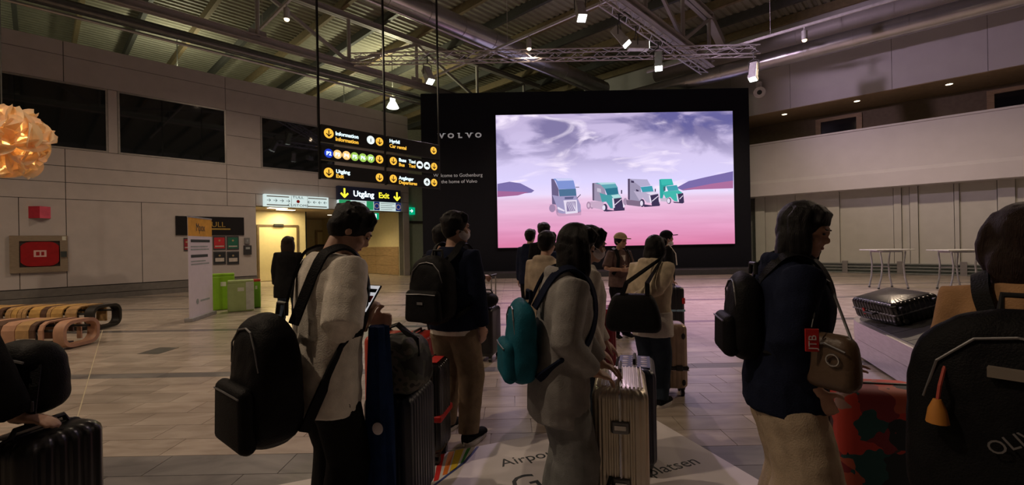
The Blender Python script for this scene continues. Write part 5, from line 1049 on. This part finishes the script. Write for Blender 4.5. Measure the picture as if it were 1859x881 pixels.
# 7-10 people before the screen
p7 = Person('person in beige hooded jacket standing behind the grey hooded girl', 990, 4.3, 1.585, -40, head=(.1, .2), vox=.013)
p7.top(M_BEI, loose=1.24, sr=(.080, .070, .055), name='hooded_jacket', hood=True); p7.trousers(M_BLK); p7.shoes(M_BLK); p7.hair('short')
p8 = Person('tall person in black jacket looking towards the video screen', 988, 7.0, 1.78, 10, vox=.015); p8.top(M_BLK, loose=1.22, name='jacket', collar=.03); p8.trousers(M_BLK); p8.shoes(M_BLK); p8.hair('short')
p9 = Person('person in dark hooded top close beside the tall person in black', 962, 7.6, 1.70, -20, vox=.015); p9.top(M_NVY, loose=1.22, name='hooded_top', hood=True); p9.trousers(M_BLK); p9.shoes(M_BLK); p9.hair('short')
p10 = Person('dark-haired person in navy top standing between the mask wearer and the screen', 1026, 6.3, 1.63, -10, vox=.015); p10.top(M_NVY, loose=1.2, name='top'); p10.trousers(M_BLK); p10.shoes(M_BLK); p10.hair('short')
# 11 cap man facing us
hq = P(1131, 490, 6.75)
p11 = Person('man in beige cap and brown shirt with clasped hands', 1124, 7.0, 1.595, -158, head=(.12, .25), rh=hq+Vector((-.02, 0, 0)), lh=hq+Vector((.05, .0, .0)), rpole=(.8, -.5, -.3), lpole=(-.8, -.5, -.3), vox=.010, skin=M_SKIN2, curl=(1.0, 1.0))
p11.top(M_BRN, hem=.84, loose=1.18, sleeve=.45, sr=(.080, .080, .06), name='shirt'); p11.trousers(M_BLK, (.105, .09, .085)); p11.shoes(M_BLK, M_SOLE); p11.hair('short', fringe=False); p11.face(); p11.cap(cloth('cap_beige', (.45, .34, .20)))
MB().loft([ering(p11.B((0, .012, z)), rx*p11.k, ry*p11.k, p11.Rl) for z, rx, ry in ((1.20, .05, .135), (1.36, .06, .118))]).build('undershirt', M_WHT, p11.o, smooth=True)
mm = MB()
for sg in (-1, 1): mm.ribbon([p11.B((sg*.10, -.12, 1.35)), p11.B((sg*.11, -.03, 1.475)), p11.B((sg*.115, .06, 1.455)), p11.B((sg*.12, .145, 1.32)), p11.B((sg*.14, .148, 1.16)), p11.B((sg*.19, .08, 1.05))], .05, .012, lambda q: q-p11.B((0, 0, 1.22)))
mm.build('bag_straps', M_BNY, p11.o, smooth=True)
# 12 black cap man in profile
p12 = Person('man in black cap and black shirt with mask under the chin', 1208, 7.7, 1.63, -92, head=(.0, 0), vox=.010); p12.top(M_BLK, hem=.84, loose=1.18, sleeve=.45, sr=(.078, .076, .06), name='shirt'); p12.trousers(M_BLK); p12.shoes(M_BLK, M_SOLE); p12.hair('short', fringe=False); p12.face(2); p12.cap(M_BLK)
MB().ribbon([p12.B(q) for q in ((.09, -.14, 1.30), (.10, -.06, 1.47), (.11, .03, 1.475), (.12, .135, 1.32), (.16, .14, 1.12))], .03, .01, lambda q: q-p12.B((0, 0, 1.2))).build('bag_strap', M_WHT, p12.o, smooth=True)
# 13 girl in cream jacket with tote
p13 = Person('girl in cream jacket and dark jeans carrying a black tote bag', 1178, 4.15, 1.535, -42, lean=.10, head=(.30, -.35), vox=.010, rh=P(1150, 545, 3.98), rpole=(.8, -.5, -.3), feet=((.10, 0), (-.10, .05)), curl=(.9, .4))
p13.top(M_CRM, hem=.80, loose=1.30, sr=(.090, .085, .06), name='jacket', hood=True, wr=.012); p13.trousers(M_DKJ, (.105, .09, .085)); p13.shoes(M_BLK, M_SOLE); p13.hair('long', length=.20); p13.face()
MB().loft([ering(p13.B((.03, -.01, z)), rx*p13.k, ry*p13.k) for z, rx, ry in ((.70, .20, .16), (.80, .20, .16), (.95, .19, .15))]).build('white_layer', M_IVO, p13.o, remesh=.012, sm=3, wr=.008)
q = P(1150, 603, 3.86); o = thing('tote_bag', 'black tote bag hanging from the shoulder of the girl in cream jacket', 'bag', q, rad(-20))
MB().rbox(.46, .16, .33, .06, 0, taper=.30, bulge=.12).build('bag_body', M_BNY, o, smooth=True, )
sh = p13.w(p13.B((.13, -.01, 1.47))); Il = o.matrix_basis.inverted(); a = Il@sh
for dy in (-.04, .04): MB().ribbon([Vector((-.10, dy, .28)), Vector((-.05, dy, .42)), a+Vector((0, dy*.4, .02)), Vector((.12, dy, .42)), Vector((.12, dy, .28))], .035, .008, lambda q: Vector((0, -1, .15))).build('handle', M_BNY, o)
q2 = P(1190, 572, 3.80); t = thing('luggage_tag', 'red lettered luggage tag hanging by the black tote bag', 'tag', q2, rad(-10)); MB().box((0, 0, 0), (.055, .006, .10)).build('tag_card', M_RED, t, bevel=.004); text('JTB', .045, M_MASK, t.matrix_basis@Matrix.Rotation(PI/2, 4, 'X')@Matrix.Translation((.016, -.040, .004))@Matrix.Rotation(PI/2, 4, 'Z'), t, 'lettering', .0008)
MB().tube([(0, 0, .05), (.004, 0, .09), (-.02, .02, .14)], .003, 6).build('tag_loop', M_BPL, t)
# 14 girl in navy jacket with floral case
X0 = lambda px, Y: P(px, 440, Y).x
p14 = Person('girl in navy hooded jacket and wide cream trousers with long black hair', 1418, 2.05, 1.645, -104, lean=.07, head=(.24, -.55), rh=P(1482, 708, 1.86), lh=Vector((X0(1540, 2.15), 2.15, .80)), rpole=(.3, -.9, 0), lpole=(-.3, -.9, -.2), vox=.007, curl=(.4, .12), ldir=(.95, .1, -.12), lpn=(0, 0, -1), feet=((.11, 0.0), (-.11, .05)))
p14.top(M_NVY, hem=.76, loose=1.32, sleeve=.93, sr=(.090, .082, .058), name='hooded_jacket', hood=True, wr=.010); p14.trousers(cloth('cream_trousers', (.50, .40, .29)), (.135, .145, .150), hem=.04, wr=.010); p14.shoes(M_BLK, M_SOLE); p14.hair('long', length=.26); p14.face()
mm = MB()
for sg in (-1, 1): mm.tube([p14.B((sg*.045, .135, 1.40)), p14.B((sg*.05, .165, 1.30)), p14.B((sg*.045, .170, 1.18))], .004, 6)
mm.build('drawstrings', M_MASK, p14.o)
backpack(p14, 'black backpack worn by the girl in navy jacket', M_BNY, .30, .15, .40, zb=.98, gap=-.02, group='backpacks')
q = P(1510, 652, 1.77); o = thing('crossbody_bag', 'brown crossbody bag hanging before the girl in navy jacket', 'bag', q-UP*.12, rad(-60)); M_BRL = mat('brown_leather', (.10, .06, .035), .45, bump=.15, bscale=50)
MB().rbox(.19, .10, .22, .045, 0, taper=.15, bulge=.10).build('bag_body', M_BRL, o, smooth=True); MB().tube([(-.07, -.052, .165), (0, -.056, .19), (.07, -.052, .165)], .004, 6).build('zip', M_ZIP, o); MB().tube([(.03+.022*math.cos(a), -.060, .13+.022*math.sin(a)) for a in (2*PI*i/14 for i in range(14))], .004, 6, closed=True).build('ring', M_CHR, o, smooth=True)
Il = o.matrix_basis.inverted(); a, b = Il@p14.w(p14.B((.07, .125, 1.40))), Il@p14.w(p14.B((-.075, .01, 1.475))); MB().tube([(-.07, 0, .20), a*.5+Vector((-.05, -.02, .10)), a, b], .006, 6).build('strap', M_ZIP, o); MB().tube([(.07, 0, .20), (a+b)*.28+Vector((.06, -.02, .14)), b], .006, 6).build('strap', M_ZIP, o)
q2 = P(1474, 618, 1.76); t = thing('luggage_tag', 'red lettered luggage tag hanging by the brown crossbody bag', 'tag', q2, rad(-12)); MB().box((0, 0, 0), (.050, .006, .090)).build('tag_card', M_RED, t, bevel=.004); text('JTB', .040, M_MASK, t.matrix_basis@Matrix.Rotation(PI/2, 4, 'X')@Matrix.Translation((.014, -.036, .004))@Matrix.Rotation(PI/2, 4, 'Z'), t, 'lettering', .0008); MB().tube([(0, 0, .05), (.01, .01, .08), (.03, .05, .10)], .003, 6).build('tag_loop', M_BPL, t)
# 15 woman at the right edge, seen from behind
p15 = Person('woman in tan knit with tied dark hair and a black pack', 1862, 1.45, 1.575, -52, head=(.05, .1), vox=.007, rpole=(.6, -.7, 0)); p15.top(M_TAN, loose=1.14, sr=(.075, .064, .048), name='sweater'); p15.trousers(M_BLK); p15.shoes(M_BLK); p15.hair('long', M_HAIRB, .17, fringe=False)
o = backpack(p15, 'large black backpack with a tassel and printed lettering worn by the woman in tan knit', M_BNY, .54, .24, .74, zb=.58, gap=.0, taper=.10, pocket=False, group='backpacks'); W = o.matrix_basis
MB().box((-.02, -.098, .57), (.075, .03, .028)).build('label_patch', mat('pale_patch', (.20, .17, .14), .7), o)
tl = MB().tube([(-.15, -.08, .56), (-.155, -.125, .51), (-.160, -.13, .46)], .005, 6).build('tassel_cord', mat('tassel_red', (.42, .07, .05), .7), o); MB().tube([(-.160, -.13, .47), (-.160, -.132, .44), (-.160, -.132, .40)], [.010, .022, .028], 10).build('tassel', mat('tassel_gold', (.50, .20, .03), .7), tl, smooth=True)
text('OLIVE', .052, M_ZIP, W@Matrix.Translation((-.045, -.128, .34))@Matrix.Rotation(PI/2, 4, 'X')@Matrix.Rotation(rad(38), 4, 'Z'), o, 'lettering', .001)
# 16 dark figure at the left edge
hq = Vector((-1.90, 1.82, .80))
p16 = Person('person in black jacket resting a hand on a black suitcase', -250, 1.62, 1.60, -4, lean=.33, head=(.2, .0), rh=hq+Vector((-.10, -.0, .03)), rpole=(.5, -.8, .2), vox=.008, rdir=(.95, .1, -.15), rpn=(0, 0, -1), curl=(.25, .5), feet=((.10, 0), (-.10, .06)))
p16.top(M_BLK, loose=1.3, sr=(.095, .09, .06), sleeve=.95, name='jacket', hood=True); p16.trousers(M_BLK); p16.shoes(M_BLK); p16.hair('short'); p16.face()
# ---------------------------------------------------------------- cases and bags on the floor
X = lambda px, Y: P(px, 440, Y).x
GL = 'travellers\' suitcases'
M_SILV = mat('silver_aluminium', (.68, .62, .52), .38, .75, var=.08, scale=6, bump=.04, bscale=30)
sc = suitcase('ribbed silver aluminium suitcase held by the grey hooded girl', X(1122, 2.44), 2.45, rad(-14), .27, .47, .765, M_SILV, ribs=.026, rd=.003, seam='y', group=GL, trim=M_CHR, hand=False)
for i in range(12): MB().tube([((i-5.5)*.020, -.19, .766), ((i-5.5)*.020, .19, .766)], .004, 6).build('top_rib', M_SILV, sc, smooth=True)
for z in (.55, .27):
    lk = MB().rbox(.085, .02, .062, .008, z, c=(0, -.238)).build('lock_plate', mat('lock_grey', (.20, .20, .21), .35, .6), sc, smooth=True); MB().box((0, -.250, z+.032), (.055, .006, .022)).build('dial_strip', M_CHR, lk)
MB().tube([(-.05, -.235, .33), (-.06, -.275, .31), (-.055, -.285, .20), (-.04, -.275, .12), (-.03, -.235, .10)], .010, 8).build('side_handle', M_BPL, sc, smooth=True); MB().ribbon([(-.055, -.29, .30), (-.05, -.297, .22), (-.01, -.292, .13), (.03, -.285, .08)], .045, .002, lambda q: Vector((0, -1, 0))).build('baggage_label', mat('paper_label', (.60, .55, .48), .7), sc)
MB().tube([(0, -.02, .77), (0, -.01, .80), (0, .15, .80), (0, .16, .77)], .010, 8).build('top_handle', M_CHR, sc, smooth=True)
sc = suitcase('navy suitcase with patterned sticker behind the silver suitcase', X(1148, 3.05), 3.05, rad(-16), .26, .44, .68, shell('navy_shell', (.012, .016, .035)), ribs=.03, rd=.002, group=GL)
MB().box((0, .0, .683), (.20, .30, .003)).build('sticker', mat('sticker_blue', (.03, .05, .16), .5), sc)
for i in range(5):
    for j in range(3): MB().ell(((j-1)*.06, (i-2)*.055, .685), (.022, .020, .002), None, 10, 4).build('sticker_motif', M_MASK if (i+j) % 2 else MATS['sticker_white'], sc)
M_CHP = shell('champagne_shell', (.44, .33, .23), .32, .2)
sc = suitcase('champagne suitcase with a black strap beside the girl in cream jacket', X(1211, 4.38), 4.44, rad(-10), .34, .27, .69, M_CHP, ribs=.045, rd=.0015, group=GL)
MB().rbox(.356, .286, .035, .012, .26).build('strap', M_BPL, sc, smooth=True); MB().rbox(.36, .29, .008, .004, .252).build('strap_edge', M_MASK, sc); MB().box((.09, -.146, .278), (.06, .012, .05)).build('buckle', M_BPL, sc, bevel=.004)
for x in (-.10, .13):
    for z in (.14, .58): MB().ell((x, -.137, z), (.018, .008, .03)).build('corner_stud', M_BPL, sc, smooth=True)
suitcase('dark red glossy suitcase behind the masked person in ivory jacket', X(1094, 5.0), 5.0, rad(-12), .25, .40, .77, shell('dark_red_shell', (.20, .008, .018), .2), ribs=.04, rd=.002, group=GL, hand=True)
sc = suitcase('black suitcase with pale blue strap beside the man in black cap', X(1221, 7.2), 7.2, rad(-10), .26, .40, .76, shell('black_shell', (.012, .012, .014)), ribs=.04, rd=.002, group=GL)
MB().rbox(.275, .415, .035, .012, .38).build('strap', mat('pale_blue', (.25, .40, .52), .6), sc, smooth=True); MB().box((.11, -.215, .55), (.045, .006, .09)).build('tag', M_RED, sc)
sc = suitcase('black suitcase with a bag on top and raised handle by the khaki trousers', X(880, 5.8), 5.85, rad(-15), .28, .42, .68, MATS['black_shell'], ext=.40, group=GL, hand=False)
MB().box((-.10, -.215, .36), (.035, .004, .06)).build('paper_tag', MATS['paper_label'], sc)
o = thing('duffel_bag', 'black duffel bag lying on the black suitcase with raised handle', 'bag', (X(884, 5.76), 5.74, .682), rad(-15)); MB().ell((0, -.04, .10), (.15, .13, .10)).build('bag_body', M_BNY, o, smooth=True); MB().tube([(-.08, -.04, .19), (-.05, -.05, .23), (.05, -.05, .23), (.08, -.04, .19)], .010, 8).build('handle', M_BPL, o, smooth=True)
sc = suitcase('bright red suitcase standing before the khaki trousers', X(755, 4.05), 4.05, rad(-10), .28, .42, .70, shell('red_shell', (.38, .025, .018), .3), ribs=.05, rd=.002, group=GL)
sc = suitcase('black suitcase with a red strap and red sticker between two travellers', X(778, 3.18), 3.17, rad(-8), .22, .28, .695, shell('black_gloss', (.012, .011, .012), .2), ribs=.04, rd=.002, group=GL, hand=False)
MB().rbox(.232, .292, .045, .012, .30).build('strap', M_RED, sc, smooth=True); MB().box((.02, -.150, .322), (.07, .012, .042)).build('buckle', M_ZIP, sc, bevel=.003); MB().box((0, -.02, .697), (.16, .18, .003)).build('sticker', M_RED, sc); text('JTB', .06, M_MASK, sc.matrix_basis@Matrix.Translation((-.06, -.06, .699)), sc, 'lettering', .0006)
sc = suitcase('tall navy suitcase under the camouflage bag', X(722, 2.55), 2.56, rad(-8), .27, .42, .70, shell('blue_black_shell', (.010, .014, .028), .35), ribs=.04, rd=.002, ext=.0, group=GL, hand=False); MB().box((.03, -.214, .30), (.006, .006, .05)).build('zip_pull', M_CHR, sc)
M_CAM = bpy.data.materials.new('camouflage'); M_CAM.use_nodes = True; N = M_CAM.node_tree.nodes; L_ = M_CAM.node_tree.links; tc = N.new('ShaderNodeTexCoord'); nz = N.new('ShaderNodeTexNoise'); nz.inputs['Scale'].default_value = 9; nz.inputs['Detail'].default_value = 2; L_.new(tc.outputs['Object'], nz.inputs['Vector']); rp = N.new('ShaderNodeValToRGB'); rp.color_ramp.interpolation = 'CONSTANT'; L_.new(nz.outputs['Fac'], rp.inputs[0]); rp.color_ramp.elements[0].color = (.012, .012, .012, 1); rp.color_ramp.elements[1].position = .46; rp.color_ramp.elements[1].color = (.05, .055, .04, 1)
e_ = rp.color_ramp.elements.new(.56); e_.color = (.11, .10, .08, 1); e_ = rp.color_ramp.elements.new(.64); e_.color = (.02, .022, .02, 1); L_.new(rp.outputs[0], N['Principled BSDF'].inputs['Base Color']); N['Principled BSDF'].inputs['Roughness'].default_value = .7; MATS['camouflage'] = M_CAM
o = thing('camouflage_bag', 'dark camouflage holdall lying on the tall navy suitcase', 'bag', (X(728, 2.50), 2.50, .702), rad(-10)); MB().rbox(.28, .34, .30, .08, 0, taper=.22, bulge=.05).build('bag_body', M_CAM, o, remesh=.012, sm=2, wr=.012)
MB().ribbon([(-.12, -.05, .20), (-.13, -.04, .32), (-.02, -.02, .36), (.09, -.04, .28), (.11, -.08, .20)], .04, .008, lambda q: Vector((0, -.3, 1))).build('handle', M_BNY, o); MB().tube([(-.10, 0, .295), (.0, .0, .302), (.10, 0, .295)], .006, 6).build('zip', M_ZIP, o)
suitcase('small red case behind the camouflage bag', X(693, 3.55), 3.60, rad(-10), .24, .30, .80, shell('orange_red_shell', (.48, .05, .03), .35), group=GL)
# blue jacket draped beside the navy suitcase
o = thing('draped_jacket', 'dark blue jacket draped over the arm of the man in white T-shirt', 'jacket', (X(684, 2.23), 2.23, .10), rad(-10)); mb = MB(); rg = []
for i in range(12):
    u = i/11; z = 1.00*(1-u); w0_ = .045+.035*u; ring = []
    for j in range(28):
        a = 2*PI*j/28; rr = 1+.14*math.sin(5*a+2.0*u)+.07*math.sin(9*a-3*u); ring.append(Vector((w0_*rr*math.cos(a), (.045+.02*u)*rr*math.sin(a), z)))
    rg.append(ring)
mb.loft(rg).build('jacket_cloth', cloth('blue_cloth', (.010, .026, .085)), o, smooth=True); MB().ell((.02, -.066, .52), (.028, .008, .030)).build('white_lining', M_MASK, o, smooth=True)
# floral suitcase
M_FLO = bpy.data.materials.new('floral_print'); M_FLO.use_nodes = True; N = M_FLO.node_tree.nodes; L_ = M_FLO.node_tree.links; tc = N.new('ShaderNodeTexCoord'); ds = N.new('ShaderNodeTexNoise'); ds.inputs['Scale'].default_value = 7; L_.new(tc.outputs['Object'], ds.inputs['Vector']); mxv = N.new('ShaderNodeMix'); mxv.data_type = 'VECTOR'; mxv.inputs['Factor'].default_value = .22; L_.new(tc.outputs['Object'], mxv.inputs['A']); L_.new(ds.outputs['Color'], mxv.inputs['B'])
vo = N.new('ShaderNodeTexVoronoi'); vo.inputs['Scale'].default_value = 10; L_.new(mxv.outputs['Result'], vo.inputs['Vector']); sp = N.new('ShaderNodeSeparateColor'); L_.new(vo.outputs['Color'], sp.inputs[0]); rp = N.new('ShaderNodeValToRGB'); rp.color_ramp.interpolation = 'CONSTANT'; L_.new(sp.outputs[0], rp.inputs[0]); el = rp.color_ramp.elements; el[0].color = (.02, .035, .045, 1); el[1].position = .20; el[1].color = (.68, .07, .045, 1)
for pz, c in ((.50, (.02, .12, .13, 1)), (.60, (.09, .05, .06, 1)), (.74, (.62, .15, .09, 1)), (.86, (.30, .035, .05, 1)), (.95, (.40, .25, .22, 1))): e_ = el.new(pz); e_.color = c
L_.new(rp.outputs[0], N['Principled BSDF'].inputs['Base Color']); N['Principled BSDF'].inputs['Roughness'].default_value = .55; MATS['floral_print'] = M_FLO
sc = suitcase('suitcase with red and teal floral print under the hand of the girl in navy jacket', X(1585, 2.26), 2.26, rad(-12), .42, .27, .76, M_FLO, r=.06, seam='x', group=GL, hand=False)
suitcase('black suitcase under the hand of the person in black jacket', X(48, 1.82), 1.86, rad(-8), .27, .32, .765, MATS['black_shell'], ribs=.05, rd=.002, group=GL, hand=True)
o = thing('shoulder_bag', 'black rounded bag with buckled strap standing on the black suitcase', 'bag', (X(-2, 1.86), 1.965, .80), rad(-10)); MB().rbox(.28, .20, .31, .08, 0, taper=.10, bulge=.06).build('bag_body', M_BNY, o, remesh=.012, sm=2, wr=.008)
MB().ribbon([(.12, -.05, .22), (.15, -.08, .14), (.165, -.10, .06), (.17, -.11, .0)], .03, .008, lambda q: Vector((.6, -.8, 0))).build('strap', M_BNY, o); MB().box((.166, -.108, .07), (.036, .012, .045)).build('buckle', M_BPL, o, bevel=.004); MB().tube([(.11, -.09, .24), (0, -.10, .26), (-.11, -.09, .24)], .005, 6).build('zip', M_ZIP, o)
# cases riding the carousel
o = thing('suitcase', 'black suitcase lying flat on the carousel belt', 'suitcase', Vector((4.62, 5.35, .50)), 0, GL); dr = Vector((-.93, .10, 0)).normalized(); zz = (dr*math.sin(rad(17))+UP*math.cos(rad(17))); xx = UP.cross(dr).normalized(); yy = zz.cross(xx); o.location = CC+dr*.66+UP*.566; o.rotation_euler = Matrix((xx, yy, zz)).transposed().to_euler()
MB().rbox(.72, .48, .26, .05, 0, ribs=.05, rd=.003).build('shell', MATS['black_gloss'], o, smooth=True); MB().rbox(.73, .49, .016, .007, .125).build('zip_seam', M_ZIP, o); MB().tube([(-.08, -.245, .13), (-.07, -.29, .13), (.07, -.29, .13), (.08, -.245, .13)], .012, 8).build('side_handle', M_BPL, o, smooth=True); MB().box((-.14, -.25, .12), (.03, .01, .07)).build('red_tag', M_RED, o)
for sx in (-1, 1):
    for sy in (-1, 1): MB().tube([(.37, sy*.17, .13+sx*.07), (.40, sy*.17, .13+sx*.07)], .025, 10).build('wheel', M_BPL, o, smooth=True)
bpy.data.scenes.remove(TMP)
